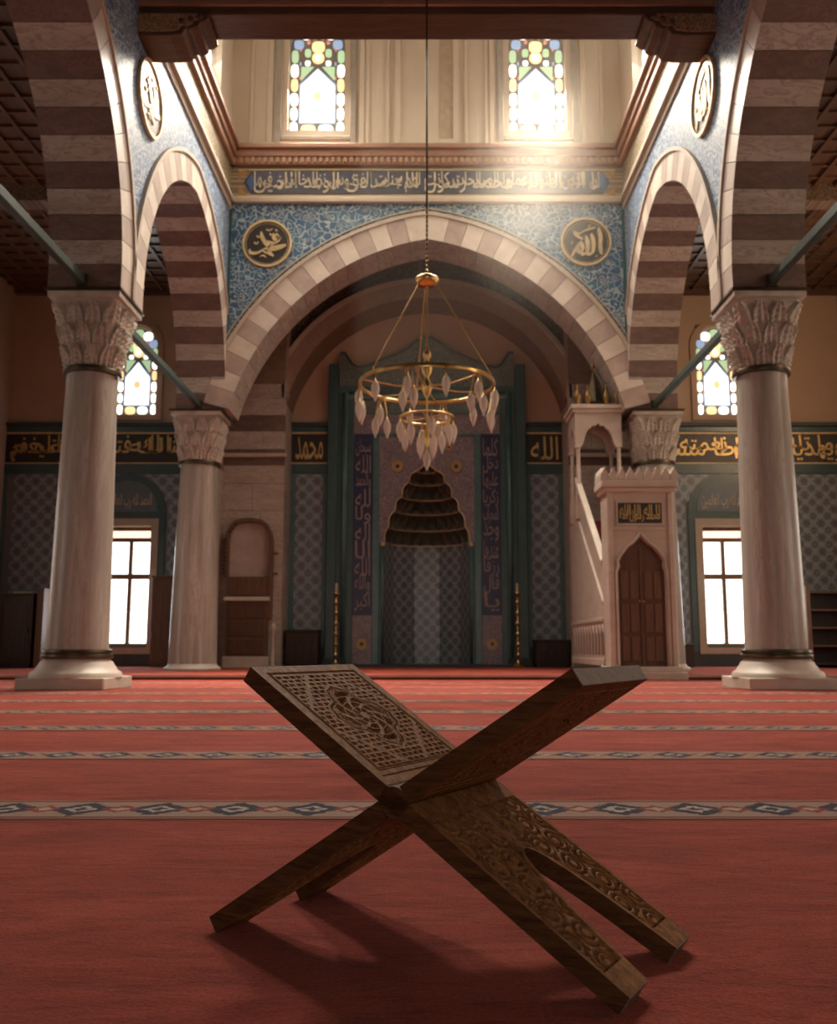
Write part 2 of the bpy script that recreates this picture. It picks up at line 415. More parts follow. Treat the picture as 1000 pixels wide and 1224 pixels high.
# ------------------------------------------------------------------ main dimensions
XN, XO = 3.27, 4.03          # nave face and aisle face of the arcade walls
ZC = 4.20                    # top of the abaci
YA0, YA1 = 14.37, 15.13      # front and back of the big arch wall
YQ = 17.5                    # qibla wall
XA = 8.15                    # outer aisle walls
ZCEIL = 7.45
YR = -6.0
YF, YB = 9.70, 14.75         # column rows
PITCH = YB - YF

# ------------------------------------------------------------------ floor and carpet
struct(MB().box(-XA-.3, XA+.3, YR-.3, 18.4, -.3, -.02).obj('floor', M['base']))
cp = MB(); nx, ny = 60, 90
cpt = MB().box(-XA, XA, YR, 12.25, -.02, 0).obj('prayer_carpet', M['carpet'])
tag(cpt, 'wide red wall to wall prayer carpet with narrow patterned row stripes', 'carpet')
bandm = MB().box(-XA, XA, -.135, .135, 0, .003).mesh('woven_band', M['band'])
for k in range(0, 8):
    y = 2.49 + 1.225*k
    if y > 12: break
    o = bpy.data.objects.new('woven_band', bandm); COL.objects.link(o); o.parent = cpt; o.location = (0.07*(k % 3), y, 0)
# raised platform in front of the qibla wall
st = MB().box(-XA, XA, 12.3, 18.2, -.02, .045).obj('trim_platform', M['dark_wood']); struct(st)
pc = MB().box(-XA, XA, 12.25, 17.5, .045, .065).obj('platform_carpet', M['carpet'], bevel=.008)
tag(pc, 'plain red carpet on the low raised platform before the mihrab', 'carpet')
MB().box(-XA, XA, 12.23, 12.25, .035, .066).obj('edge_binding', M['mould'], pc)
MB().box(-XA, XA, 12.235, 12.3, -.01, .04).obj('riser', plain('dark_red_riser', (.10,.02,.018), .9), pc)

# ------------------------------------------------------------------ wall with rectangular holes
def wall_holes(name, mats, a0, a1, z0, z1, d0, d1, holes, ax='y', mi=0):
    xs = sorted({a0, a1, *[h[0] for h in holes], *[h[1] for h in holes]}); zs = sorted({z0, z1, *[h[2] for h in holes], *[h[3] for h in holes]})
    mb = MB()
    for i in range(len(xs)-1):
        for j in range(len(zs)-1):
            cx = (xs[i]+xs[i+1])/2; cz = (zs[j]+zs[j+1])/2
            if any(h[0] < cx < h[1] and h[2] < cz < h[3] for h in holes): continue
            if ax == 'y': mb.box(xs[i], xs[i+1], d0, d1, zs[j], zs[j+1], mi)
            else: mb.box(d0, d1, xs[i], xs[i+1], zs[j], zs[j+1], mi)
    return mb.obj(name, mats)

# ------------------------------------------------------------------ arches
class Arch:
    """two-centred arch; centre line s=m, circle centres at m +- c (c>0 pointed), height z0, radius r"""
    def __init__(s, m, c, z0, r, ring, zs): s.m, s.c, s.z0, s.r, s.ring, s.zs = m, c, z0, r, ring, zs
    def pt(s, side, ang, rad):       # side -1 left half: centre at m+c ; ang from horizontal
        return (s.m + side*(-s.c + rad*cos(ang)), s.z0 + rad*sin(ang))
    def amax(s, rad): return math.acos(s.c/rad) if s.c else pi/2
    def a0(s): return math.asin(max(-1, (s.zs - s.z0)/s.r))
    def outer_z(s, x, extra=0):
        d = abs(x - s.m) + s.c; rr = s.r + s.ring + extra
        return s.z0 + sqrt(rr*rr - d*d) if d < rr else -1
def place(ax, a, z, d): return (a, d, z) if ax == 'y' else (d, a, z)
def voussoirs(arch, n, d0, d1, ax, parent, mats, start=0):
    """mats: list of (soffit, face) materials used in turn. n stones per half plus a keystone shared at the crown"""
    A0 = arch.a0(); A1 = arch.amax(arch.r)
    cache = {}
    for side in (-1, 1):
        for i in range(n):
            t0 = A0 + (A1-A0)*i/n; t1 = A0 + (A1-A0)*(i+1)/n
            last = i == n-1
            g = .0035/arch.r
            ins = []; outs = []
            K = 3
            for k in range(K+1):
                t = (t0+g) + (t1-t0-(g if not last else 0)-g)*k/K
                p = arch.pt(side, t, arch.r); q = arch.pt(side, min(t, arch.amax(arch.r+arch.ring)) if not last or k < K else arch.amax(arch.r+arch.ring), arch.r+arch.ring)
                ins.append(p); outs.append(q)
            if i == 0:
                pass
            vs = []
            for d in (d0, d1):
                vs += [place(ax, p[0], p[1], d) for p in ins] + [place(ax, p[0], p[1], d) for p in outs]
            m = K+1; T = 2*m
            mb = MB(); 
            fi = []
            for k in range(K):
                mb.add([], [], 0)
            f_face = [(k, k+1, m+k+1, m+k) for k in range(K)] + [(T+k, T+m+k, T+m+k+1, T+k+1) for k in range(K)]
            f_sof = [(k, T+k, T+k+1, k+1) for k in range(K)] + [(m+k, m+k+1, T+m+k+1, T+m+k) for k in range(K)] + [(0, m, T+m, T), (K, T+K, T+m+K, m+K)]
            mb.add(vs, f_sof, 0); n0 = len(mb.f)
            mb.f += f_face; mb.m += [1]*len(f_face)
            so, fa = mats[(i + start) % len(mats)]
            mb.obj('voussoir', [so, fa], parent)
def spandrel(mb, a0, a1, ztop, arches, d0, d1, ax, zbot_default, n=64, mi=0, extra=0.0):
    xs = np.linspace(a0, a1, n+1)
    def zb(x):
        z = zbot_default
        for ar in arches:
            z = max(z, ar.outer_z(x, extra))
        return z
    zz = [min(zb(x), ztop) for x in xs]
    for i in range(n):
        x0, x1 = xs[i], xs[i+1]
        vs = [place(ax, x0, zz[i], d0), place(ax, x1, zz[i+1], d0), place(ax, x1, ztop, d0), place(ax, x0, ztop, d0),
              place(ax, x0, zz[i], d1), place(ax, x1, zz[i+1], d1), place(ax, x1, ztop, d1), place(ax, x0, ztop, d1)]
        mb.add(vs, [(0,1,2,3),(7,6,5,4),(0,4,5,1),(2,6,7,3)] + ([(0,3,7,4)] if i == 0 else []) + ([(1,5,6,2)] if i == n-1 else []), mi)
    return mb
def arch_mould(arch, rad_off, w, d0, d1, ax, parent, mat, name='archivolt', zmin=None, tp=1.0, n=40):
    """thin moulding following the extrados"""
    for side in (-1, 1):
        r0 = arch.r + rad_off; r1 = r0 + w
        lo0 = math.asin(max(-1, min(1, ((zmin if zmin is not None else arch.zs) - arch.z0)/r0)))
        hi0 = arch.amax(r0); hi1 = arch.amax(r1); mb = MB(); vs = []
        for k in range(n+1):
            t = k/n; a = lo0 + (hi0-lo0)*t; b = lo0 + (hi1-lo0)*t
            p = arch.pt(side, a, r0); q = arch.pt(side, b, r1)
            vs += [place(ax, *p, d0), place(ax, *q, d0), place(ax, *p, d1), place(ax, *q, d1)]
        fs = []
        for k in range(n):
            o = 4*k; fs += [(o, o+1, o+5, o+4), (o+2, o+6, o+7, o+3), (o+1, o+3, o+7, o+5), (o, o+4, o+6, o+2)]
        mb.add(vs, fs); mb.obj(name, mat, parent)

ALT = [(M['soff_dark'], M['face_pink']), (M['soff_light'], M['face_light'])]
# arcade walls left and right: bays centred between the columns
for sx, side in ((-1, 'left'), (1, 'right')):
    dn, da = sx*XN, sx*XO
    arches = [Arch(YF + PITCH/2 - PITCH*k, .33, ZC+.14, 2.48, .37, ZC) for k in range(3)]
    mb = MB()
    spandrel(mb, YF-.375-2*PITCH-.01, YA1, 7.70, arches, dn, da, 'x', ZC, 150, 0)
    wall = struct(mb.obj('wall_arcade_' + side, [M['spandrel_side']]))
    for k, ar in enumerate(arches[:2]):
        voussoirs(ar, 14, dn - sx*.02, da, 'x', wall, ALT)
        arch_mould(ar, ar.ring-.005, .05, dn - sx*.045, dn + sx*.02, 'x', wall, M['mould'], 'archivolt')
    # plain third arch and pier next to the camera (out of the frame)
    voussoirs(arches[2], 14, dn, da, 'x', wall, ALT)
    # medallion border line along the cornice
    MB().box(min(dn, dn-sx*.03), max(dn, dn-sx*.03), 9.6, 14.36, 7.60, 7.70).obj('border', M['mould'], wall)
# cylindrical medallions on the side walls
def ribbon(strokes, sc, depth, mapf, mat, parent, name='lettering'):
    mb = MB()
    for pts, wdt in strokes:
        P = [Vector((x, z)) for x, z in pts]; out = []
        for i in range(len(P)-1):
            a, b, c, d = P[max(i-1, 0)], P[i], P[i+1], P[min(i+2, len(P)-1)]
            for k in range(6):
                t = k/6; out.append(.5*((2*b) + (c-a)*t + (2*a-5*b+4*c-d)*t*t + (3*b-a-3*c+d)*t**3))
        out.append(P[-1]); n = len(out); vs = []
        for i, p in enumerate(out):
            tg = (out[min(i+1, n-1)] - out[max(i-1, 0)]); tg = tg.normalized() if tg.length else Vector((1, 0))
            nrm = Vector((-tg.y, tg.x)); ang = atan2(tg.y, tg.x)
            ww = 1.35*wdt*(.45 + .55*abs(sin(ang - R(35))))*min(1, .35 + 4*min(i, n-1-i)/n)
            for q in (p + nrm*ww/2, p - nrm*ww/2):
                for dd in (0, depth): vs.append(mapf(q.x*sc*1.0, q.y*sc, dd))
        fs = []
        for i in range(n-1):
            o = 4*i; fs += [(o+1, o+5, o+7, o+3), (o, o+4, o+5, o+1), (o+2, o+3, o+7, o+6), (o, o+2, o+6, o+4)]
        mb.add(vs, fs)
    return mb.obj(name, mat, parent)
MUH = [([(.50,.30),(.38,.40),(.28,.26),(.42,.16),(.54,.28),(.40,.06),(0,-.20),(-.40,-.42),(-.68,-.42),(-.72,-.26)], .12),
       ([(-.26,.52),(-.18,.22),(-.02,-.02),(.20,-.18),(.48,-.14),(.80,-.04)], .13),
       ([(.82,-.10),(.46,-.24),(.12,-.30),(-.10,-.34),(.10,-.42),(.30,-.58)], .13),
       ([(-.06,.10),(.16,.04),(.34,.02)], .09), ([(-.05,.62),(.10,.58),(.22,.66)], .05), ([(-.45,.34),(-.34,.28),(-.26,.36)], .05),
       ([(.10,.44),(.20,.36),(.28,.46)], .05), ([(-.55,.05),(-.44,-.02),(-.36,.08)], .05), ([(.34,.62),(.44,.54)], .05), ([(-.30,-.60),(-.16,-.54),(-.02,-.62)], .05)]
ALL = [([(.52,.60),(.60,.20),(.58,-.20),(.62,-.56)], .13), ([(.22,.36),(.30,.0),(.28,-.40),(.12,-.55),(-.02,-.42)], .13),
       ([(.0,.26),(.06,-.08),(.04,-.40),(-.12,-.55),(-.26,-.42)], .13), ([(-.18,.06),(-.34,-.20),(-.30,-.46),(-.14,-.30),(-.26,-.05),(-.50,-.44),(-.62,-.66)], .12),
       ([(-.52,.44),(-.30,.34),(.0,.50),(.40,.62)], .09), ([(-.50,.40),(-.30,.20),(-.12,.12)], .08), ([(.10,.62),(.18,.74)], .05), ([(-.62,-.10),(-.56,.02)], .05), ([(.36,-.66),(.46,-.60)], .05)]
def medallion(loc, ry, r, words, label, faces):
    e = empty('calligraphy_medallion', loc, 0, label, 'medallion')
    # local frame: disc in xz plane facing -Y
    mb = MB(); prof = [(0, -.02), (r*.93, -.02), (r*.93, 0), (0, 0)]
    n = 48
    def disc(r0, r1, y0, y1):
        vs = []
        for i in range(n):
            a = 2*pi*i/n
            for rr, yy in ((r0, y0), (r0, y1), (r1, y1), (r1, y0)): vs.append((rr*cos(a), yy, rr*sin(a)))
        fs = []
        for i in range(n):
            j = (i+1) % n
            for k in range(4): fs.append((i*4+k, j*4+k, j*4+(k+1) % 4, i*4+(k+1) % 4))
        return MB().add(vs, fs)
    disc(.0001, r*.92, 0, -.02).obj('ground', M['clock_ground'] if faces == 'back' else M['med_side'], e)
    disc(r*.91, r, 0, -.045).obj('rim', M['goldpaint'], e, bevel=.006)
    disc(r*.84, r*.855, 0, -.024).obj('inner_line', M['goldpaint'], e)
    ribbon(MUH if words[0] in ('محمد', 'عمر') else ALL, r*.95, .02, lambda a, b, d: (a, -.018-d, b), M['goldpaint'], e)
    e.rotation_euler = (0, 0, ry)
    return e
M['med_side'] = plain('grey_medallion_ground', (.16,.15,.14), .35, var=.2)

# ------------------------------------------------------------------ great arch wall
big = Arch(0, .62, 3.206, 3.926, .42, ZC)
mb = spandrel(MB(), -XN-.02, XN+.02, 7.70, [big], YA0, YA1, 'y', ZC, 100)
wa = struct(mb.obj('wall_great_arch', [M['spandrel']]))
ALT2 = [(M['pier'], M['face_pink']), (M['soff_light'], M['face_light'])]
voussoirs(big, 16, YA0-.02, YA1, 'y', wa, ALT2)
arch_mould(big, .415, .06, YA0-.05, YA0+.02, 'y', wa, M['mould'], 'archivolt', zmin=5.2)
arch_mould(big, .52, .02, YA0-.03, YA0+.02, 'y', wa, M['mould'], 'archivolt', zmin=5.4)
# thin corner borders of the spandrels
for sx in (-1, 1):
    MB().box(sx*3.27 if sx < 0 else 3.22, -3.22 if sx < 0 else 3.27, YA0-.02, YA0+.01, 5.45, 7.6).obj('border', M['teal'], wa)
medallion((-2.63, YA0-.002, 7.0), 0, .41, ['محمد'], 'round black and gold calligraphy medallion on blue tiles, left of the great arch', 'back')
medallion((2.62, YA0-.002, 7.03), 0, .42, ['الله'], 'round black and gold calligraphy medallion on blue tiles, right of the great arch', 'back')
medallion((-XN+.002, 10.0, 6.8), pi/2, .45, ['عمر'], 'pale oval-looking medallion high on the left arcade wall', 'side')
medallion((XN-.002, 10.0, 6.83), -pi/2, .45, ['على'], 'pale oval-looking medallion high on the right arcade wall', 'side')

# inscription band and cornices around the lantern
VERSE = 'ان الذين امنوا وعملوا الصالحات كانت لهم جنات الفردوس نزلا خالدين فيها'
VERSE2 = 'لا اله الا الله محمد رسول الله صادق الوعد الامين'
wf = struct(MB().box(-XN, XN, YA0, YA1, 7.70, 8.72).obj('wall_frieze_back', M['frieze']))
MB().box(-XN, XN, YA0-.09, YA0, 7.70, 7.78).obj('cream_ledge', M['mould'], wf, bevel=.012)
MB().box(-XN, XN, YA0-.05, YA0, 7.78, 7.82).obj('cream_ledge', M['plaster'], wf)
navyb = plain('dark_band_ground', (.045,.05,.075), .4, var=.3)
poly = [(-3.05, 8.08), (-2.93, 7.88), (2.93, 7.88), (3.05, 8.08), (2.93, 8.28), (-2.93, 8.28)]
MB().prism(poly, YA0-.015, YA0, 'y').obj('inscription_panel', navyb, wf)
MB().prism([(-3.14,7.85),(-3.14,7.84),(3.14,7.84),(3.14,7.85)], YA0-.02, YA0, 'y').obj('gold_line', M['goldpaint'], wf)
MB().prism([(-3.14,8.31),(-3.14,8.295),(3.14,8.295),(3.14,8.31)], YA0-.02, YA0, 'y').obj('gold_line', M['goldpaint'], wf)
for sx in (-1, 1):
    MB().prism([(sx*3.0, 8.08), (sx*2.92, 7.93), (sx*2.84, 8.08), (sx*2.92, 8.23)], YA0-.022, YA0, 'y').obj('end_lozenge', plain('lozenge_blue', (.05,.12,.26), .35), wf)
    for sz in (-1, 1):
        MB().prism([(sx*3.13, 8.08+sz*.22), (sx*2.98, 8.08+sz*.22), (sx*3.13, 8.08+sz*.05)], YA0-.012, YA0, 'y').obj('gold_corner', plain('corner_gold', (.38,.22,.07), .5), wf)
lettering([VERSE, VERSE2], 5.75, .38, .012, M['cream_letter'], back_map(0, YA0-.012, 8.08), wf, overlap=1.95)
def cornice(name, ax, a0, a1, face, sgn, parent):
    """projecting wooden cornice; face is the wall plane, sgn the way it projects"""
    for zz0, zz1, pr, m in ((8.37, 8.50, .07, 'beam_red'), (8.50, 8.62, .11, 'beam_red'), (8.62, 8.70, .17, 'beam_red')):
        mb = MB(); d1 = face + sgn*pr
        if ax == 'y': mb.box(a0, a1, min(face, d1), max(face, d1), zz0, zz1)
        else: mb.box(min(face, d1), max(face, d1), a0, a1, zz0, zz1)
        mb.obj(name, M[m], parent, bevel=.01)
cornice('cornice', 'y', -XN, XN, YA0, -1, wf)
M['dentil'] = plain('dentil_paint', (.36,.22,.13), .6)
mb = MB(); 
for i in range(64):
    x = -XN + .05 + i*.102
    mb.box(x, x+.055, YA0-.095, YA0-.06, 8.40, 8.49)
tag(mb.obj('dentils', M['dentil'], wf), kind='stuff')
LY0, LY1 = 10.05, YA0      # lantern opening
for sx, side in ((-1, 'left'), (1, 'right')):
    f = sx*XN
    ws = struct(MB().box(min(f, sx*XO), max(f, sx*XO), LY0-.1, YA1, 7.70, 8.72).obj('wall_frieze_' + side, M['frieze']))
    MB().box(min(f, f-sx*.09), max(f, f-sx*.09), LY0, YA0, 7.70, 7.78).obj('cream_ledge', M['mould'], ws, bevel=.012)
    MB().box(min(f, f-sx*.02), max(f, f-sx*.02), LY0, YA0, 7.84, 7.855).obj('gold_line', M['goldpaint'], ws)
    cornice('cornice', 'x', LY0, YA0, f, -sx, ws)

# ------------------------------------------------------------------ stained glass
GL = {'white': glow('window_white', (1.0, .96, .88), 3.0), 'warm': glow('window_amber', (1.0, .74, .36), 1.1),
      'green': glow('window_green', (.42, .60, .36), .9), 'blue': glow('window_blue', (.30, .42, .62), .8),
      'red': glow('window_red', (.62, .26, .20), .8), 'pale': glow('window_pale', (.90, .97, .90), 1.6)}
tracery = plain('plaster_tracery', (.26,.23,.20), .8)
def rounded(cx, cz, hx, hz, n=10, k=3.0):
    pts = []
    for i in range(n*2):
        a = 2*pi*i/(n*2); ca, sa = cos(a), sin(a)
        pts.append((cx + hx*abs(ca)**(2/k)*(1 if ca > 0 else -1), cz + hz*abs(sa)**(2/k)*(1 if sa > 0 else -1)))
    return pts
def stained(name, hw, z0, z1, face_depth):
    """window in local frame: x along the wall, faces -Y, glass at y=0; z0 bottom, z1 top of arch"""
    e = empty(name); struct(e)
    zs = z1 - hw*1.0
    def arch_poly(h, b, top, n=14):
        p = [(-h, b), (h, b)]; 
        for i in range(n+1):
            a = pi*i/n; p.append((h*cos(a), zs + (top-zs)*sin(a)))
        return p
    # tracery plate standing in front of a backing
    MB().prism(arch_poly(hw, z0, z1), .02, .06, 'y').obj('tracery', tracery, e)
    # frame ring (reveal)
    outer = arch_poly(hw+.06, z0-.05, z1+.06); inner = arch_poly(hw-.005, z0, z1-.005)
    n = len(outer); mb = MB(); vs = [(a, -.06, b) for a, b in outer] + [(a, -.06, b) for a, b in inner] + [(a, .06, b) for a, b in outer] + [(a, .02, b) for a, b in inner]
    fs = []
    for i in range(n):
        j = (i+1) % n; fs += [(i, j, n+j, n+i), (n+i, n+j, 3*n+j, 3*n+i), (i, 2*n+i, 2*n+j, j)]
    mb.add(vs, fs).obj('frame', M['mould'], e)
    def pane(poly, m, y0=-.0): MB().prism(poly, .002, .03, 'y').obj('pane', GL[m], e)
    bw = hw*.30; rows = 6; hh = (zs - z0)/rows; seq = ['white', 'pale', 'white', 'warm', 'white', 'green']
    for i in range(rows):
        for s in (-1, 1):
            pane(rounded(s*(hw-bw/2-.012), z0+hh*(i+.5), bw/2-.012, hh/2-.018, 6), seq[i % 6])
            pane(rounded(s*(hw-bw-.035), z0+hh*(i+1.0), .016, .03, 4), 'red' if i % 2 else 'blue')
    iw = hw - bw - .05
    pane(rounded(-iw*.52, z0+hh*.42, iw*.44, hh*.34, 6), 'warm'); pane(rounded(iw*.52, z0+hh*.42, iw*.44, hh*.34, 6), 'pale')
    zc0, zc1 = z0+hh*.95, z0+hh*4.4
    cart = [(-iw, zc0), (iw, zc0), (iw, zc1-.25), (iw*.55, zc1-.12), (0, zc1+.05), (-iw*.55, zc1-.12), (-iw, zc1-.25)]
    MB().prism([(x*1.1, zc0-.03 if z == zc0 else z+.035) for x, z in cart], .012, .034, 'y').obj('pane', GL['blue'], e)
    pane(cart, 'white')
    zc = (zc0+zc1)/2
    star = []
    for i in range(16):
        r = .10 if i % 2 == 0 else .055; star.append((r*cos(pi*i/8), zc + r*1.25*sin(pi*i/8)))
    MB().prism(star, -.012, -.0, 'y').obj('pane', glow('amber_star', (1, .72, .36), .85), e)
    pane(rounded(0, zc1+.27, .105, .105, 9, 2.0), 'warm')
    MB().prism(rounded(0, zc1+.27, .05, .05, 5, 2.0), -.004, .004, 'y').obj('pane', GL['white'], e)
    for s in (-1, 1):
        pane(rounded(s*iw*.62, zc1+.36, .055, .075, 6), 'green'); pane(rounded(s*iw*.62, zc1+.17, .045, .045, 6), 'pale')
        pane([(s*iw, zc1-.15), (s*iw, zc1+.1), (s*iw*.25, zc1+.1)], 'green')
    for i, m in enumerate(['blue', 'white', 'green', 'white', 'blue']):
        a = R(15 + 37.5*i); rr = hw*.72; pane(rounded(rr*cos(a), zs + (z1-zs)*.72*sin(a)+.0, .085, .085, 6), m)
    pane(rounded(0, zs+.05, .11, .10, 8), 'warm')
    for i in range(4):
        a = R(33+37.5*i); rr = hw*.42; pane(rounded(rr*cos(a), zs+.02+(z1-zs)*.42*sin(a), .03, .03, 4), 'red')
    return e
# lantern walls
M['surround_grey'] = plain('grey_surround', (.33,.29,.24), .8)
def arched_panel(cx, hw, z0, z1, y0, y1, n=12):
    p = [(cx-hw, z0), (cx+hw, z0)]
    for i in range(n+1):
        t = i/n; a = pi*t; p.append((cx + hw*cos(a), z1-hw*1.1 + hw*1.1*sin(a)))
    return p
ZL = 12.2
holes = [(s*1.87-.48 , s*1.87+.48, 9.02, 11.1) for s in (-1, 1)]
wl = struct(wall_holes('wall_lantern_back', [M['plaster']], -XN, XN, 8.72, ZL, YA0, YA1, holes))
for s in (-1, 1):
    cx = s*1.87
    for k, (g, pr) in enumerate(((.34, .03), (.20, .06))):   # stepped surrounds
        mb = MB(); h = .48+g
        mb.box(cx-h, cx-h+.10, YA0-pr, YA0, 8.74, 11.3).box(cx+h-.10, cx+h, YA0-pr, YA0, 8.74, 11.3).box(cx-h+.1, cx+h-.1, YA0-pr, YA0, 8.74+.0+(0.08*k), 8.84+.05*k)
        mb.obj('surround', M['surround_grey'] if k else M['plaster'], wl, bevel=.008)
    wn = stained('window_%d' % (1 if s < 0 else 2), .48, 9.02, 11.1, 0); wn.location = (cx, YA0+.16, 0)
mb = MB()
nic = arched_panel(0, .44, 8.84, 11.2, 0, 0)
outer = arched_panel(0, .54, 8.76, 11.4, 0, 0); n = len(nic)
vs = [(a, YA0-.05, b) for a, b in outer] + [(a, YA0-.05, b) for a, b in nic] + [(a, YA0, b) for a, b in outer] + [(a, YA0, b) for a, b in nic]
fs = []
for i in range(n):
    j = (i+1) % n; fs += [(i, j, n+j, n+i), (n+i, n+j, 3*n+j, 3*n+i), (i, 2*n+i, 2*n+j, j)]
mb.add(vs, fs).obj('blind_niche_frame', M['plaster'], wl)
MB().box(.22, .44, YA0-.02, YA0, 8.86, 10.8).obj('niche_panel', plain('tan_panel', (.40,.31,.22), .8), wl)
for x in (-.66, .66, -1.0, 1.0, -2.95, 2.95):
    MB().box(x-.03, x+.03, YA0-.04, YA0, 8.72, ZL).obj('pilaster_strip', M['plaster'], wl, bevel=.01)
for sx, side in ((-1, 'left'), (1, 'right')):
    hs = [(y-.48, y+.48, 9.02, 11.1) for y in (13.0, 11.2)]
    ww = struct(wall_holes('wall_lantern_' + side, [M['plaster']], LY0, YA0, 8.72, ZL, min(sx*XN, sx*XO), max(sx*XN, sx*XO), hs, 'x'))
    for k, y in enumerate((13.0, 11.2)):
        wn = stained('window_%d' % (3 + k + (2 if sx > 0 else 0)), .48, 9.02, 11.1, 0)
        wn.location = (sx*(XN+.16), y, 0); wn.rotation_euler = (0, 0, -sx*pi/2)
hs = [(s*1.87-.48, s*1.87+.48, 9.02, 11.1) for s in (-1, 1)]
struct(wall_holes('wall_lantern_front', [M['plaster']], -XN, XN, 8.15, ZL, 9.55, LY0, hs))
for i, s in enumerate((-1, 1)):
    wn = stained('window_%d' % (7+i), .48, 9.02, 11.1, 0); wn.location = (s*1.87, LY0-.2, 0); wn.rotation_euler = (0, 0, pi)
struct(MB().box(-XO, XO, 9.4, YA1, ZL, ZL+.2).obj('ceiling_lantern', M['plaster']))
# ceiling over the front bays of the nave, walls above the arcades there
struct(MB().box(-XO, XO, YR, 9.55, 8.15, 8.4).obj('ceiling_nave', M['ceil_wood']))
for sx, side in ((-1, 'left'), (1, 'right')):
    a, b = min(sx*XN, sx*XO), max(sx*XN, sx*XO)
    struct(MB().box(a, b, YR, LY0-.1, 7.70, 8.4).obj('wall_upper_' + side, M['spandrel_side']))
    struct(MB().box(a, b, YR, YF-.375-2*PITCH, 0, 7.70).obj('wall_rear_pier_' + side, M['plaster']))
    struct(MB().box(a, b, YF-.375-PITCH, YF+.375-PITCH, 0, ZC).obj('wall_pier_' + side, M['column']))

# ------------------------------------------------------------------ wooden beam and its two corbels
bm = empty('wooden_beam', (0, 9.75, 7.54), 0, 'long dark wooden beam crossing the top of the nave', 'beam')
MB().box(-XN, XN, -.22, .22, 0, .10).obj('underside_board', M['beam'], bm, bevel=.01)
MB().box(-XN, XN, -.25, .25, .10, .60).obj('beam_body', M['beam_red'], bm, bevel=.012)
MB().box(-XN, XN, -.28, -.25, .08, .14).obj('edge_moulding', M['beam_red'], bm, bevel=.008)
orn = arabesque('beam_painting', (.20,.10,.06), (.25,.13,.08), (.45,.30,.15), (.12,.05,.03), 7, 'xz', rough=.6, thick=.1)
MB().prism([(-.75,.17),(.75,.17),(.9,.32),(.75,.47),(-.75,.47),(-.9,.32)], -.262, -.25, 'y').obj('painted_cartouche', orn, bm)
for s in (-1, 1):
    MB().prism([(s*1.6-.5,.17),(s*1.6+.5,.17),(s*1.6+.6,.32),(s*1.6+.5,.47),(s*1.6-.5,.47),(s*1.6-.6,.32)], -.262, -.25, 'y').obj('painted_cartouche', orn, bm)
for s, lb in ((-1, 'carved wooden corbel under the left end of the cross beam'), (1, 'carved wooden corbel under the right end of the cross beam')):
    c = empty('beam_corbel', (s*XN, 9.75, 7.54), 0, lb, 'corbel')
    prof = [(0, 0), (.78, 0), (.80, -.05), (.74, -.10), (.70, -.10), (.68, -.16), (.60, -.19), (.55, -.17), (.50, -.25), (.36, -.27), (.0, -.27)]
    MB().prism([(-s*a, b) for a, b in prof], -.24, .26, 'y').obj('bracket', M['beam'], c, bevel=.008)
    MB().prism([(-s*a*.9, b*.8-.01) for a, b in prof], -.255, -.24, 'y').obj('gilded_face', orn, c)
    for k in range(3):
        MB().tube([(-s*(.50+.10*k), -.27, -.05-.03*(2-k)), (-s*(.50+.10*k), .28, -.05-.03*(2-k))], .035, 10).obj('roll', M['beam'], c, smooth=True)

# ------------------------------------------------------------------ columns
def capital_mesh(rb, half, h, leaves=8, rows=2):
    n, k = 168, 60; vs = []
    for j in range(k+1):
        t = j/k; 
        for i in range(n):
            a = 2*pi*i/n
            e = 2 + 7*t**1.6                        # circle to square
            sq = (abs(cos(a))**e + abs(sin(a))**e)**(-1/e)
            base = rb*(1-t**1.3) + half*t**1.3
            r = base*sq
            # acanthus: rows of curling leaves with ribs
            rel = 0
            if t < .93:
                row = min(rows-1, int(t/.93*rows)); lt = t/.93*rows - row
                ph = pi/leaves if row % 2 else 0
                u = (a + ph) % (2*pi/leaves) / (2*pi/leaves)*2-1    # -1..1 across a leaf
                wdt = .95*(1-lt**2.2*.75)
                inside = abs(u) < wdt
                if inside:
                    rel = .012 + .042*lt**2*(1 if lt < .88 else .5) + .010*cos(u/wdt*pi*2.5)
                    rel += .007*cos(lt*26 + abs(u)*5)
                else: rel = -.012
            vs.append((r*cos(a) + rel*cos(a), r*sin(a) + rel*sin(a), h*t))
    fs = [(j*n+i, j*n+(i+1) % n, (j+1)*n+(i+1) % n, (j+1)*n+i) for j in range(k) for i in range(n)]
    fs.append(tuple(k*n+i for i in range(n))); fs.append(tuple(range(n-1, -1, -1)))
    return MB().add(vs, fs)
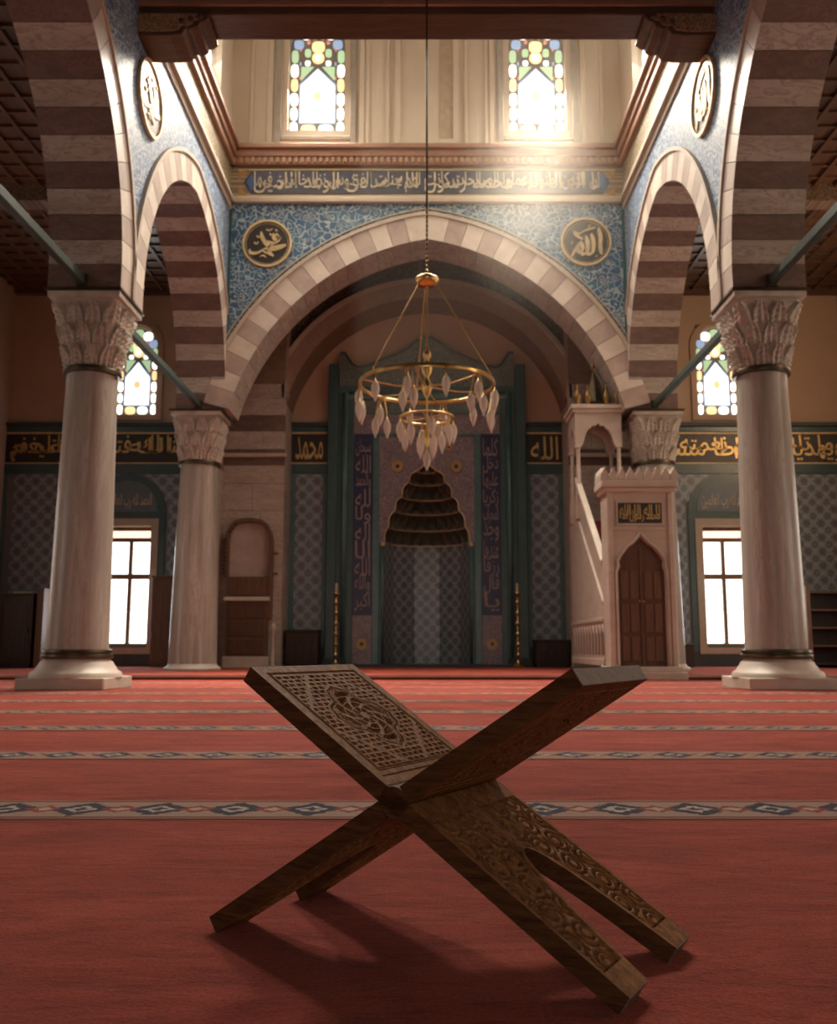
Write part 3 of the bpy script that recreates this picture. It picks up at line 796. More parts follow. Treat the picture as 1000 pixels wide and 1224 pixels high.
def column(x, y, label, rear):
    zf = .065 if rear else .003
    e = empty('marble_column', (x, y, zf), 0, label, 'column', 'marble columns of the nave')
    H = ZC - zf; zn = 3.33 - zf
    if rear: r0, r1, pw, half = .375, .300, .44, .40
    else: r0, r1, pw, half = .312, .262, .445, .385
    if not rear:
        o = pw; c = .012
        MB().prism([(-o, -o+c), (-o+c, -o), (o-c, -o), (o, -o+c), (o, o-c), (o-c, o), (-o+c, o), (-o, o-c)], 0, .115, 'z').obj('plinth', M['base'], e, bevel=.008)
        MB().lathe([(.46,.115),(.455,.15),(.44,.17),(.41,.185),(.39,.22),(.37,.245),(.36,.27),(.335,.285),(.33,.30)], n=48).obj('base_moulding', M['base'], e, smooth=True, auto=40)
        MB().lathe([(.325,.298),(.355,.305),(.362,.325),(.355,.345),(.34,.352),(.34,.362),(.35,.37),(.345,.392),(.315,.40)], n=48).obj('bronze_collar', M['bronze'], e, smooth=True, auto=40)
        zb = .395
    else:
        MB().lathe([(.44,0),(.445,.03),(.425,.055),(.40,.06),(.39,.08),(r0,.10)], n=48).obj('base_moulding', M['base'], e, smooth=True, auto=40)
        zb = .10
    prof = []
    for i in range(15):
        t = i/14; prof.append((r0 + (r1-r0)*(t**1.15), zb + (zn-zb)*t))
    MB().lathe(prof, n=56).obj('shaft', M['column'], e, smooth=True, auto=40)
    MB().lathe([(r1-.005, zn-.005), (r1+.035, zn), (r1+.045, zn+.03), (r1+.035, zn+.06), (r1+.01, zn+.065), (r1-.005, zn+.07)], n=48).obj('neck_ring', M['bronze'], e, smooth=True, auto=40)
    z2 = zn+.065; hcap = H - z2 - .035
    cm = capital_mesh(r1+.015, half-.035, hcap-.05, 12, 3); 
    cm.obj('capital', M['capital'], e, smooth=True, loc=(0,0,z2), auto=60)
    MB().prism([(-half, -half), (half, -half), (half, half), (-half, half)], H-.095, H-.028, 'z').obj('abacus', M['capital'], e, bevel=.008)
    hh = half+.02
    MB().prism([(-hh, -hh), (hh, -hh), (hh, hh), (-hh, hh)], H-.028, H, 'z').obj('lead_sheet', M['bronze'], e)
    return e
column(-3.64, YF, 'tall streaked marble column standing nearest on the left', False)
column(3.64, YF, 'tall streaked marble column standing nearest on the right', False)
column(-3.70, YB-.02, 'thicker marble column farther back on the left, beside the niche pier', True)
column(3.70, YB-.02, 'marble column rising behind the marble pulpit on the right', True)

# tie beams
def tie(x, y0, y1, z0, label):
    e = empty('tie_beam', (x, y0, z0), 0, label, 'tie beam', 'green tie beams of the arcades')
    MB().box(-.04, .04, 0, y1-y0, -.05, .05).obj('bar', M['tie'], e, bevel=.01)
    for yy in (0.0, y1-y0-.05):
        MB().box(-.06, .06, yy, yy+.05, -.07, .07).obj('end_collar', M['bronze'], e, bevel=.006)
for s, w_ in ((-1, 'left'), (1, 'right')):
    tie(s*3.66, YF-PITCH+.38, YF-.37, ZC+.075, 'dark green tie beam running from the nearest %s column out of the picture' % w_)
    tie(s*3.66, YF+.37, YB-.38, ZC+.075, 'dark green tie beam between the near and far %s columns' % w_)

# ------------------------------------------------------------------ outer walls, ceilings of the aisles
WIN = 5.72
holes = []
for s in (-1, 1):
    holes += [(s*WIN-.46 , s*WIN+.46, .42, 2.72), (s*WIN-.42, s*WIN+.42, 4.9, 6.75)]
holes.append((-.92, .92, .065, 4.1))
qw = struct(wall_holes('wall_back', [M['peach']], -XA, XA, 0, ZCEIL+.6, YQ, YQ+.35, holes))
struct(MB().box(-XA-.3, XA+.3, 18.6, 18.8, 0, 8).obj('wall_outer_back', M['peach']))
for s, side in ((-1, 'left'), (1, 'right')):
    hs = []
    for y in (3.0, 7.3, 12.2): hs += [(y-.5, y+.5, .8, 3.0), (y-.5, y+.5, 4.8, 6.5)]
    wsd = struct(wall_holes('wall_' + side, [M['peach']], YR, YQ+.35, 0, 8.0, min(s*XA, s*(XA+.4)), max(s*XA, s*(XA+.4)), hs, 'x'))
    for y in (3.0, 7.3, 12.2):
        for z0, z1 in ((.8, 3.0), (4.8, 6.5)):
            MB().box(s*(XA+.25)-.01, s*(XA+.25)+.01, y-.5, y+.5, z0, z1).obj('pane', GL['white'], wsd)  # unseen glowing panes, added for side light in the aisles
            f = MB()
            for yy in (y-.5, y-.03, y+.44): f.box(s*(XA+.18)-.03, s*(XA+.18)+.03, yy, yy+.06, z0, z1)
            for zz in (z0, (z0+z1)/2-.03, z1-.06): f.box(s*(XA+.18)-.025, s*(XA+.18)+.025, y-.5, y+.5, zz, zz+.06)
            f.obj('window_frame', M['window_wood'], wsd)
    x0, x1 = (-XA, -XO) if s < 0 else (XO, XA)
    ce = struct(MB().box(x0-.3 if s < 0 else x0, x1 if s < 0 else x1+.3, YR, YQ+.35, ZCEIL, ZCEIL+.15).obj('ceiling_' + side, M['ceil_wood']))
    bj = MB().box(-.03, .03, YR-0, YQ, -.05, 0).mesh('batten', M['ceil_wood'])
    k = 0
    x = x0 + .2
    while x < x1:
        o = bpy.data.objects.new('batten', bj); COL.objects.link(o); o.parent = ce; o.location = (x, 0, ZCEIL); x += .34
    bj = MB().box(x0, x1, -.022, .022, -.035, 0).mesh('cross_batten', M['ceil_wood'])
    y = 5.5
    while y < YQ:
        o = bpy.data.objects.new('cross_batten', bj); COL.objects.link(o); o.parent = ce; o.location = (0, y, ZCEIL); y += .34
    bo = arabesque('ceiling_border' + side, (.06,.03,.02), (.08,.04,.025), (.20,.13,.07), (.12,.05,.03), 6, 'xz', rough=.7, thick=.1)
    MB().box(x0, x1, 13.2, 13.5, ZCEIL-.28, ZCEIL).obj('painted_joist', bo, ce)
    MB().box(x0, x1, YQ-.16, YQ, ZCEIL-.10, ZCEIL+.02).obj('wall_plate', M['beam'], ce)
dh = [(-1.3, 1.3, 0, 3.6)]
wr = struct(wall_holes('wall_rear', [M['plaster']], -XA-.3, XA+.3, 0, 8.4, YR-.3, YR, dh))
MB().box(-1.3, 1.3, YR-.28, YR-.24, 0, 3.6).obj('fill_glow_panel', GL['white'], wr)  # added glowing panel behind the camera, in place of an unseen doorway
for s in (-1, 1):   # short walls closing the vault before the qibla wall
    struct(MB().box(min(s*3.72, s*4.0), max(s*3.72, s*4.0), YA1, YQ, 0, 8.2).obj('wall_vault_' + ('left' if s < 0 else 'right'), M['pier']))

# ------------------------------------------------------------------ vault over the mihrab bay
sec = Arch(0, 0, 4.27, 2.70, .34, 4.27)
infill = MB(); spandrel(infill, -3.72, 3.72, 7.9, [sec], 16.72, 17.45, 'y', 4.9, 90)
vi = struct(infill.obj('wall_vault_back', [M['vaultorn']]))
mb = MB(); vs = []; n = 40
for i in range(n+1):
    a = pi*i/n
    for rr, yy in ((4.0, YA1), (4.0, 16.75)):
        vs.append((3.72*cos(a), yy, 3.6 + 4.5*sin(a)**.8))
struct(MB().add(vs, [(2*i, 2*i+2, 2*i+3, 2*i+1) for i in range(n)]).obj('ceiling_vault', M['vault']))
def ring_segment(ar, d0, d1, m0, m1, n, name, parent):
    for side in (-1, 1):
        mb = MB(); vs = []
        for k in range(n+1):
            a = (pi/2)*k/n; p = ar.pt(side, a, ar.r); q = ar.pt(side, a, ar.r+ar.ring)
            vs += [place('y', *p, d0), place('y', *q, d0), place('y', *p, d1), place('y', *q, d1)]
        f1 = []; f2 = []
        for k in range(n):
            o = 4*k; f1 += [(o, o+1, o+5, o+4)]; f2 += [(o+2, o+6, o+7, o+3), (o+1, o+3, o+7, o+5), (o, o+4, o+6, o+2)]
        mb.add(vs, f1, 0); k0 = len(mb.f); mb.f += f2; mb.m += [1]*len(f2)
        mb.obj(name, [m0, m1], parent)
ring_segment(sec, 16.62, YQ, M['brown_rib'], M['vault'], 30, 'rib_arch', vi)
sec2 = Arch(0, 0, 4.27, 2.99, .08, 4.27); ring_segment(sec2, 16.57, 16.7, M['mould'], M['mould'], 30, 'rib_moulding', vi)
for s in (-1, 1):
    MB().box(s*2.66-.09, s*2.66+.09, 16.55, 16.75, 5.0, 7.2).obj('pilaster_strip', M['brown_rib'], vi, bevel=.01)
    MB().box(s*2.66-.03, s*2.66+.03, 16.52, 16.56, 5.0, 7.2).obj('pilaster_rib', M['mould'], vi, bevel=.006)
# engaged marble piers either side, laid in courses
for s, side in ((-1, 'left'), (1, 'right')):
    z = .065; k = 0; pr = struct(MB().box(min(s*2.62, s*3.70), max(s*2.62, s*3.70), 16.56, YQ, 0, 5.3).obj('wall_pier_course_' + side, M['pier']))
    hts = [.62, .55, .60, .48, .56, .50, .34, .30, .34, .30, .32, .36]
    for i, h in enumerate(hts):
        wd = 3 if i in (7, 9) else 0
        m = M['soff_dark'] if i in (7, 9) else M['pier']
        spl = 2.62 + (.55 if i % 2 else .40)
        for a, b in ((2.60, spl-.003), (spl+.003, 3.72)):
            MB().box(min(s*a, s*b), max(s*a, s*b), 16.52, 16.57, z+.003, z+h-.003).obj('stone', m, pr, bevel=.004)
        z += h
    MB().box(min(s*2.56, s*3.74), max(s*2.56, s*3.74), 16.44, 16.6, 3.86, 3.93).obj('string_moulding', M['mould'], pr, bevel=.01)
    MB().box(min(s*2.62, s*3.74), max(s*2.62, s*3.74), 16.5, 16.75, 5.25, 7.6).obj('upper_pier', M['vault'], pr)

# ------------------------------------------------------------------ tiled lower wall
def in_hole(x0, x1, z0, z1):
    if x1 > -1.95 and x0 < 1.95: return True
    if 2.55 < abs((x0+x1)/2) < 3.8: return True
    for s in (-1, 1):
        if x1 > s*WIN-.60 and x0 < s*WIN+.60 and z1 > .3 and z0 < 2.98: return True
    return False
TS = .272
tm = MB().box(-TS/2+.002, TS/2-.002, -.018, 0, -TS/2+.002, TS/2-.002).mesh('tile', M['tile'])
uv = tm.uv_layers.new(name='UVMap')
for p in tm.polygons:
    for li in p.loop_indices:
        c = tm.vertices[tm.loops[li].vertex_index].co; uv.data[li].uv = (c.x/TS+.5, c.z/TS+.5)
slots = []
cols = [(-1.98-TS/2-TS*i) for i in range(3)] + [(1.98+TS/2+TS*i) for i in range(3)]
cols += [3.86+TS/2+TS*i for i in range(15)] + [-(3.86+TS/2+TS*i) for i in range(15)]
for x in cols:
    for j in range(12):
        z = .46 + TS/2 + TS*j
        if in_hole(x-TS/2, x+TS/2, z-TS/2, z+TS/2): continue
        if abs(x) < 2.6 or abs(x) > 3.8: slots.append((x, z))
wt = struct(MB().box(-XA, -1.9, YQ-.025, YQ, .36, 4.62).box(1.9, XA, YQ-.025, YQ, .36, 4.62).obj('wall_tilework_back', M['grout']))
wt.hide_render = False
# backing has to leave the windows open: rebuild it with holes
bpy.data.objects.remove(wt)
wt = wall_holes('wall_tilework_back', [M['grout']], -XA, XA, .065, 4.66, YQ-.03, YQ, [(-1.9, 1.9, .065, 4.66)] + [(s*WIN-.46, s*WIN+.46, .42, 2.72) for s in (-1, 1)])
struct(wt)
slots.sort(key=lambda q: (abs(q[0]) > 2.7, q[0] < 0, abs(q[0])))
YT = YQ-.03
for x, z in slots[:300]:
    o = bpy.data.objects.new('tile', tm); COL.objects.link(o); o.parent = wt; o.location = (x, YT, z)
rest = slots[300:]
if rest:
    mb = MB()
    for x, z in rest: mb.box(x-TS/2+.002, x+TS/2-.002, YT-.018, YT, z-TS/2+.002, z+TS/2-.002)
    o = mb.obj('tile_field', M['tile'], wt); tag(o, kind='stuff')
    me = o.data; uv = me.uv_layers.new(name='UVMap')
    for p in me.polygons:
        k = p.index // 6; x, z = rest[k]
        for li in p.loop_indices:
            c = me.vertices[me.loops[li].vertex_index].co; uv.data[li].uv = ((c.x-x)/TS+.5, (c.z-z)/TS+.5)
# borders, dado, inscription band, cornice
segs = [(-8.15, -3.8), (-2.62, -1.93), (1.93, 2.62), (3.8, 8.15)]
BT = [['انا فتحنا لك فتحا مبينا ليغفر لك الله ما تقدم'], ['محمد'], ['الله'], ['وما تاخر ويتم نعمته عليك ويهديك صراطا مستقيما']]
for i, (a, b) in enumerate(segs):
    MB().box(a, b, YT-.05, YT, 4.56, 4.70).obj('top_moulding', M['teal'], wt, bevel=.01)
    MB().box(a, b, YT-.10, YT, 4.66, 4.74).obj('top_ledge', M['dado'], wt, bevel=.01)
    MB().box(a, b, YT-.02, YT, 3.92, 4.56).obj('inscription_band', M['black_panel'], wt)
    MB().box(a, b, YT-.03, YT, 3.74, 3.92).obj('border_strip', M['teal'], wt)
    MB().box(a, b, YT-.028, YT, 4.52, 4.555).obj('gold_line', M['goldpaint'], wt); MB().box(a, b, YT-.028, YT, 3.93, 3.955).obj('gold_line', M['goldpaint'], wt)
    W = b-a
    if W > 2:
        t = BT[i][0].split(); h = len(t)//2
        lettering([' '.join(t[:h+1]), ' '.join(t[h+1:])], W-.2, .52, .015, M['gold'], back_map((a+b)/2, YT-.02, 4.24), wt, overlap=1.8)
    else:
        lettering(BT[i], W-.16, .46, .015, M['gold'], back_map((a+b)/2, YT-.02, 4.24), wt)
    holes = [(s*WIN-.62, s*WIN+.62, .065, .46) for s in (-1, 1)]
    MB().box(a, b, YT-.02, YT, .065, .42).obj('dado', M['dado'], wt)
    MB().box(a, b, YT-.028, YT, .40, .46).obj('dado_rail', M['teal'], wt)
    for x in (a+.0, b-.07):
        MB().box(x, x+.07, YT-.027, YT, .46, 3.74).obj('border_strip', M['teal_light'], wt)
# lunette panels and surrounds over the lower windows
for k, s in enumerate((-1, 1)):
    c = s*WIN; lun = []; lun2 = []
    for i in range(17):
        a = pi*i/16; lun.append((c+.72*cos(a), 2.96+.78*sin(a)**.9)); lun2.append((c+.56*cos(a), 3.0+.60*sin(a)**.9))
    MB().prism(lun, YT-.03, YT, 'y').obj('lunette_border', M['teal'], wt)
    MB().prism(lun2, YT-.045, YT, 'y').obj('lunette', plain('lunette_ground', (.10,.14,.17), .35), wt)
    lettering(['الحمد لله رب العالمين'], .9, .3, .01, M['cream_letter'], back_map(c, YT-.045, 3.2), wt)
    mb = MB()
    for x0, x1, z0, z1 in ((c-.60, c-.46, .42, 2.72), (c+.46, c+.60, .42, 2.72), (c-.60, c+.60, 2.72, 2.86), (c-.60, c+.60, .30, .42)):
        mb.box(x0, x1, YT-.05, YT+.02, z0, z1)
    mb.obj('window_surround', M['mould'], wt)
    mb = MB()
    for x0, x1, z0, z1 in ((c-.72, c-.60, .34, 2.86), (c+.60, c+.72, .34, 2.86), (c-.72, c+.72, 2.86, 2.98)):
        mb.box(x0, x1, YT-.026, YT, z0, z1)
    mb.obj('window_border', M['teal'], wt)
    # wooden window
    wn = struct(empty('window_%d' % (9+k), (c, YQ+.25, 0)))
    mb = MB()
    for x0, x1 in ((-.46, -.41), (.41, .46), (-.035, .035)): mb.box(x0, x1, -.04, .04, .42, 2.72 if x0 != -.035 else 2.50)
    for z0, z1 in ((.42, .50), (1.72, 1.82), (2.44, 2.52), (2.66, 2.72)): mb.box(-.46, .46, -.045, .045, z0, z1)
    mb.obj('window_frame', M['window_wood'], wn, bevel=.006)
    mb = MB(); mb.box(-.41, .41, -.012, .012, 1.14, 1.152); mb.obj('glazing_bar', M['window_wood'], wn)
    for x0, x1 in ((-.41, -.035), (.035, .41)):
        for z0, z1 in ((.50, 1.72), (1.82, 2.44)):
            MB().box(x0, x1, .02, .03, z0, z1).obj('pane', GL['white'], wn)
    MB().box(-.41, .41, .02, .03, 2.52, 2.66).obj('pane', glow('transom_light', (1, .78, .6), 1.4), wn)
    MB().box(-.47, .47, -.26, .05, .40, .425).obj('sill', M['mould'], wn)
    wn = stained('window_%d' % (11+k), .40, 4.94, 6.72, 0); wn.location = (c, YQ+.12, 0)
    mb = MB()
    for x0, x1, z0, z1 in ((c-.54, c-.44, 4.90, 6.3), (c+.44, c+.54, 4.90, 6.3), (c-.54, c+.54, 4.80, 4.90)): mb.box(x0, x1, YQ-.04, YQ, z0, z1)
    vs = []
    for i in range(25):
        a = pi*i/24
        for rr in (.44, .54):
            for yy in (YQ-.04, YQ): vs.append((c+rr*cos(a), yy, 6.3+rr*sin(a)))
    fs = []
    for i in range(24):
        o = 4*i; fs += [(o, o+4, o+6, o+2), (o, o+1, o+5, o+4), (o+2, o+6, o+7, o+3)]
    mb.add(vs, fs); mb.obj('arched_surround', M['peach'], qw)

# ------------------------------------------------------------------ mihrab
M['navy_orn'] = arabesque('navy_script_tiles', (.022,.02,.06), (.035,.03,.08), (.30,.24,.25), (.16,.06,.05), 7.5, 'xz', thick=.085)
M['rosette'] = plain('rosette_glaze', (.42,.27,.09), .35, .2)
M['script_pink'] = plain('script_glaze', (.27,.20,.20), .4, var=.2)
mi = empty('mihrab', (0, YQ, .065), 0, 'tall teal tiled prayer niche with stalactite hood at the centre of the back wall', 'mihrab')
def hw_at(z):      # half width of the opening at height z (local)
    st = [(2.33, .80), (2.62, .72), (2.93, .60), (3.20, .47), (3.48, .33), (3.70, .18), (3.86, .0)]
    if z < 2.33: return .80
    for (a, wa_), (b, wb) in zip(st, st[1:]):
        if z <= b:
            t = (z-a)/(b-a)
            return wa_ + (wb-wa_)*(t**4.0 if b < 3.8 else t)
    return 0
xs = sorted(set([round(x, 4) for x in np.linspace(0, .90, 61)]))
def top_z(x):
    lo, hi = 2.33, 3.86
    if x >= .80: return 0
    zz = 2.33
    for i in range(200):
        z = 2.33 + 1.53*i/200
        if hw_at(z) >= x: zz = z
    return zz
for part, zb, zt in (('spandrel_panel', 0, 4.42),):
    mb = MB()
    for s in (-1, 1):
        for a, b in zip(xs, xs[1:]):
            za, zb_ = top_z(a), top_z(b)
            if a < .80 and b >= .80: zb_ = za
            if a >= .80: za = zb_ = 2.33
            mb.add([(s*a, -.20, za), (s*b, -.20, zb_), (s*b, -.20, zt), (s*a, -.20, zt), (s*a, -.02, za), (s*b, -.02, zb_), (s*b, -.02, zt), (s*a, -.02, zt)],
                   [(0,1,2,3), (4,7,6,5), (0,4,5,1), (3,2,6,7)])
    mb.obj(part, M['mosaic'], mi)
# gilt outline of the stepped arch
for s in (-1, 1):
    pts = [(s*hw_at(z), -.21, z) for z in np.linspace(2.33, 3.86, 50)]
    MB().tube(pts, .014, 6).obj('arch_outline', M['goldpaint'], mi, smooth=True)
# hood: tiers of little cells
M['muq'] = plain('hood_glaze', (.050,.060,.045), .45, var=.35, sc=9)
rad = [.80, .71, .59, .46, .32, .17, .03]; zt = [2.33, 2.62, 2.93, 3.20, 3.48, 3.70, 3.86]; ncell = [11, 10, 9, 7, 5, 3]
for i in range(6):
    nn = ncell[i]*8; kk = 8; vs = []
    for j in range(kk+1):
        t = j/kk
        for q in range(nn+1):
            th = pi*q/nn; u = (q % 8)/8.0 if q < nn else 0
            cell = sin(pi*u)**.7
            r = rad[i] + (rad[i+1]-rad[i])*t**2 + .085*cell*(1-t**1.5)
            zz = zt[i] + (zt[i+1]-zt[i])*t + (.09*cell*(1-t) if i else 0)
            vs.append((r*cos(th), -.06 + r*sin(th)*.85, zz))
    fs = [(j*(nn+1)+q, j*(nn+1)+q+1, (j+1)*(nn+1)+q+1, (j+1)*(nn+1)+q) for j in range(kk) for q in range(nn)]
    MB().add(vs, fs).obj('stalactite_tier', M['muq'], mi)
    MB().tube([((rad[i]+.0)*cos(pi*q/24), -.06 + rad[i]*sin(pi*q/24)*.85, zt[i]) for q in range(25)], .012, 6).obj('tier_edge', M['goldpaint'], mi)
def uvpanel(name, p0, p1, z0, z1, mat, parent, ts=.272):
    """upright flat panel from p0 to p1 (x, y) with tile-sized uv"""
    L = sqrt((p1[0]-p0[0])**2 + (p1[1]-p0[1])**2)
    me = bpy.data.meshes.new(name)
    n = Vector((p1[1]-p0[1], -(p1[0]-p0[0]), 0)).normalized()*-.03
    vs = [(p0[0], p0[1], z0), (p1[0], p1[1], z0), (p1[0], p1[1], z1), (p0[0], p0[1], z1)]
    vs += [(v[0]+n.x, v[1]+n.y, v[2]) for v in vs]
    me.from_pydata(vs, [], [(0,1,2,3), (7,6,5,4), (0,4,5,1), (1,5,6,2), (2,6,7,3), (3,7,4,0)])
    uv = me.uv_layers.new(name='UVMap')
    for p in me.polygons:
        for li in p.loop_indices:
            k = me.loops[li].vertex_index % 4
            uv.data[li].uv = ((L/ts if k in (1, 2) else 0)+.5, ((z1-z0)/ts if k > 1 else 0))
    me.materials.append(mat); o = bpy.data.objects.new(name, me); COL.objects.link(o); o.parent = parent
    return o
pl = [(.80*cos(a), -.02 + .70*sin(a)) for a in [pi, pi*.8, pi*.6, pi*.4, pi*.2, 0]]
for a, b in zip(pl, pl[1:]): uvpanel('niche_tile_panel', a, b, 0, 2.36, M['tile'], mi, .24)
MB().prism([(a, b) for a, b in pl], -.03, .0, 'z').obj('niche_floor', M['base'], mi)
for s in (-1, 1):
    # jambs and nested frames
    def strip(nm, x0, x1, y, z0, z1, m, bev=.008): MB().box(min(s*x0, s*x1), max(s*x0, s*x1), y, 0, z0, z1).obj(nm, m, mi, bevel=bev)
    strip('jamb', .80, .90, -.20, 0, 2.33, M['teal'])
    strip('inner_border', .90, 1.03, -.23, 0, 4.42, M['teal_light'])
    strip('script_band', 1.03, 1.40, -.21, .95, 4.42, M['navy'], 0)
    lettering(['سبحان', 'الله', 'والحمد', 'لله', 'ولا', 'اله', 'الا', 'الله', 'والله', 'اكبر'] if s < 0 else ['كلما', 'دخل', 'عليها', 'زكريا', 'المحراب', 'وجد', 'عندها', 'رزقا', 'قال', 'يا'], .29, 3.3, .006, M['script_pink'], lambda a, b, d, s=s: (s*1.215 + a, -.21-d, 2.68+b), mi, overlap=1.05)
    strip('rosette_panel', 1.03, 1.40, -.21, 0, .95, M['mosaic'], 0)
    strip('middle_border', 1.40, 1.52, -.24, 0, 5.25, M['teal'])
    strip('frame_moulding', 1.52, 1.62, -.29, 0, 5.25, M['teal_light'], .02)
    strip('frame_recess', 1.62, 1.72, -.22, 0, 5.25, M['teal'])
    strip('outer_pilaster', 1.72, 1.90, -.26, 0, 5.80, M['teal'], .015)
    strip('pilaster_foot', 1.50, 1.93, -.31, 0, .16, M['dado'], .01)
    MB().tube([(s*1.57, -.30, .16), (s*1.57, -.30, 5.2)], .035, 10).obj('bead', M['teal_light'], mi, smooth=True)
    MB().tube([(s*.83, -.22, .0), (s*.83, -.22, 2.3)], .03, 10).obj('colonette', M['teal_light'], mi, smooth=True)
    MB().lathe([(0, 0), (.05, 0), (.045, .05), (.03, .07)], s*.83, -.22, 2.25, 12).obj('colonette_capital', M['goldpaint'], mi)
    for x, z, r in ((.56, 3.78, .13), (1.215, .42, .12), (.42, 4.15, .07)):
        st = []
        for i in range(24):
            rr = r if i % 2 == 0 else r*.72; st.append((s*x + rr*cos(pi*i/12), z + rr*sin(pi*i/12)))
        MB().prism(st, -.235 if x < 1 else -.225, -.19, 'y').obj('rosette', M['rosette'], mi)
        MB().prism([(s*x + r*.3*cos(pi*i/6), z + r*.3*sin(pi*i/6)) for i in range(12)], -.245 if x < 1 else -.235, -.19, 'y').obj('rosette_eye', M['navy'], mi)
MB().box(-1.40, 1.40, -.215, 0, 4.42, 4.80).obj('header_band', M['mosaic'], mi)
MB().box(-1.40, 1.40, -.235, 0, 4.80, 4.86).obj('header_moulding', M['teal_light'], mi, bevel=.01)
MB().box(-1.03, 1.03, -.235, 0, 4.37, 4.43).obj('header_moulding', M['teal_light'], mi, bevel=.01)
MB().box(-1.40, 1.40, -.22, 0, 4.86, 5.08).obj('header_panel', M['crest'], mi)
MB().box(-1.62, 1.62, -.29, 0, 5.08, 5.20).obj('frame_moulding', M['teal_light'], mi, bevel=.02)
MB().box(-1.72, 1.72, -.24, 0, 5.20, 5.36).obj('crest_base', M['teal'], mi, bevel=.01)
half = [(0, 6.40), (.10, 6.38), (.22, 6.30), (.38, 6.16), (.57, 6.06), (.80, 5.97), (1.02, 5.88), (1.20, 5.80), (1.36, 5.79), (1.46, 5.86), (1.55, 6.0), (1.60, 6.08), (1.69, 6.08), (1.70, 5.34)]
cr = half + [(-x, z) for x, z in reversed(half)][:-1]
MB().prism(cr, -.16, -.04, 'y').obj('crest', M['crest'], mi)
MB().tube([(x, -.165, z-.03) for x, z in half[:-1]], .025, 6).obj('crest_edge', M['teal'], mi); MB().tube([(-x, -.165, z-.03) for x, z in half[:-1]], .025, 6).obj('crest_edge', M['teal'], mi)
MB().box(-1.95, 1.95, -.40, 0, -.02, .05).obj('threshold', M['dado'], mi, bevel=.01)

# ------------------------------------------------------------------ candlesticks
def candlestick(x, label):
    e = empty('candlestick', (x, 16.92, .065), 0, label, 'candlestick', 'tall brass candlesticks beside the mihrab')
    MB().lathe([(.0,0),(.105,0),(.11,.02),(.085,.05),(.045,.08),(.03,.12),(.022,.14)], n=24).obj('base', M['brass'], e, smooth=True, auto=50)
    prof = []
    z = .14
    for i in range(6):
        prof += [(.020, z), (.022, z+.04), (.040, z+.06), (.046, z+.08), (.038, z+.10), (.022, z+.12), (.020, z+.19)]; z += .19
    MB().lathe(prof, n=20).obj('stem', M['brass'], e, smooth=True, auto=60)
    MB().lathe([(.02, z-.01), (.05, z+.02), (.075, z+.05), (.07, z+.06), (.035, z+.06), (.035, z+.11), (.0, z+.11)], n=24).obj('drip_pan', M['brass'], e, smooth=True, auto=50)
    MB().lathe([(0, z+.09), (.026, z+.09), (.026, z+.24), (.0, z+.25)], n=14).obj('candle', M['plaster'], e, smooth=True, auto=50)
candlestick(-1.66, 'tall brass candlestick at the left foot of the mihrab')
candlestick(1.66, 'tall brass candlestick at the right foot of the mihrab')

# ------------------------------------------------------------------ minbar (pulpit)
M['oldgold'] = plain('old_gilding', (.26,.16,.06), .45, .8, var=.3)
mn = empty('minbar', (2.87, 12.3, 0), 0, 'tall pale marble pulpit with stair and pointed wooden door', 'pulpit')
mn.scale = (.94, 1, 1)
mm = M['minbar']
MB().box(-.56, .56, -.17, .55, 0, .10).obj('plinth', M['base'], mn, bevel=.012)
MB().box(-.52, .52, -.10, .50, .10, .17).obj('plinth', M['base'], mn, bevel=.012)
def dw(z):   # door half width with cusped ogee head
    if z < 1.42: return .335
    pts = [(1.42, .335), (1.50, .30), (1.56, .315), (1.64, .27), (1.70, .22), (1.76, .17), (1.80, .10), (1.90, 0)]
    for (a, b), (c, d) in zip(pts, pts[1:]):
        if z <= c: return b + (d-b)*(z-a)/(c-a)
    return 0
# portal front with the arched opening
zs_ = [.17, .8, 1.42] + [1.42+.02*i for i in range(1, 25)]
mb = MB()
for a, b in zip(zs_, zs_[1:]):
    wa_, wb = dw(a), dw(b)
    for s in (-1, 1):
        mb.add([(s*wa_, 0, a), (s*.47, 0, a), (s*.47, 0, b), (s*wb, 0, b), (s*wa_, .14, a), (s*.47, .14, a), (s*.47, .14, b), (s*wb, .14, b)],
               [(0,1,2,3), (4,7,6,5), (1,5,6,2), (0,3,7,4)])
mb.box(-.47, .47, 0, .14, 1.90, 2.55)
mb.obj('portal', mm, mn)
for s in (-1, 1):
    MB().box(min(s*.47, s*.40), max(s*.47, s*.40), -.035, 0, .17, 2.5).obj('pilaster', mm, mn, bevel=.01)
    MB().box(min(s*.43, s*.47), max(s*.43, s*.47), .14, .42, .17, 2.55).obj('portal_side', mm, mn)
    pts = [(s*(dw(z)+.035), -.012, z) for z in np.linspace(.19, 1.88, 60)]; pts[-1] = (0, -.012, 1.95)
    MB().tube(pts, .020, 6).obj('door_moulding', mm, mn, smooth=True)
MB().box(-.40, .40, -.02, 0, 1.98, 2.02).obj('string_moulding', mm, mn, bevel=.006)
MB().box(-.32, .32, -.012, 0, 2.07, 2.36).obj('inscription_panel', M['black_panel'], mn)
for bx in ((-.34, .34, 2.05, 2.075), (-.34, .34, 2.355, 2.38), (-.34, -.315, 2.075, 2.355), (.315, .34, 2.075, 2.355)):
    MB().box(bx[0], bx[1], -.022, 0, bx[2], bx[3]).obj('panel_frame', mm, mn, bevel=.004)
lettering(['لا اله الا الله', 'محمد رسول الله'], .58, .24, .012, M['gold'], lambda a, b, d: (a, -.012-d, 2.215+b), mn, overlap=1.3)
MB().box(-.52, .52, -.06, .46, 2.50, 2.56).obj('cornice', mm, mn, bevel=.015)
MB().box(-.55, .55, -.09, .50, 2.56, 2.66).obj('cornice', mm, mn, bevel=.02)
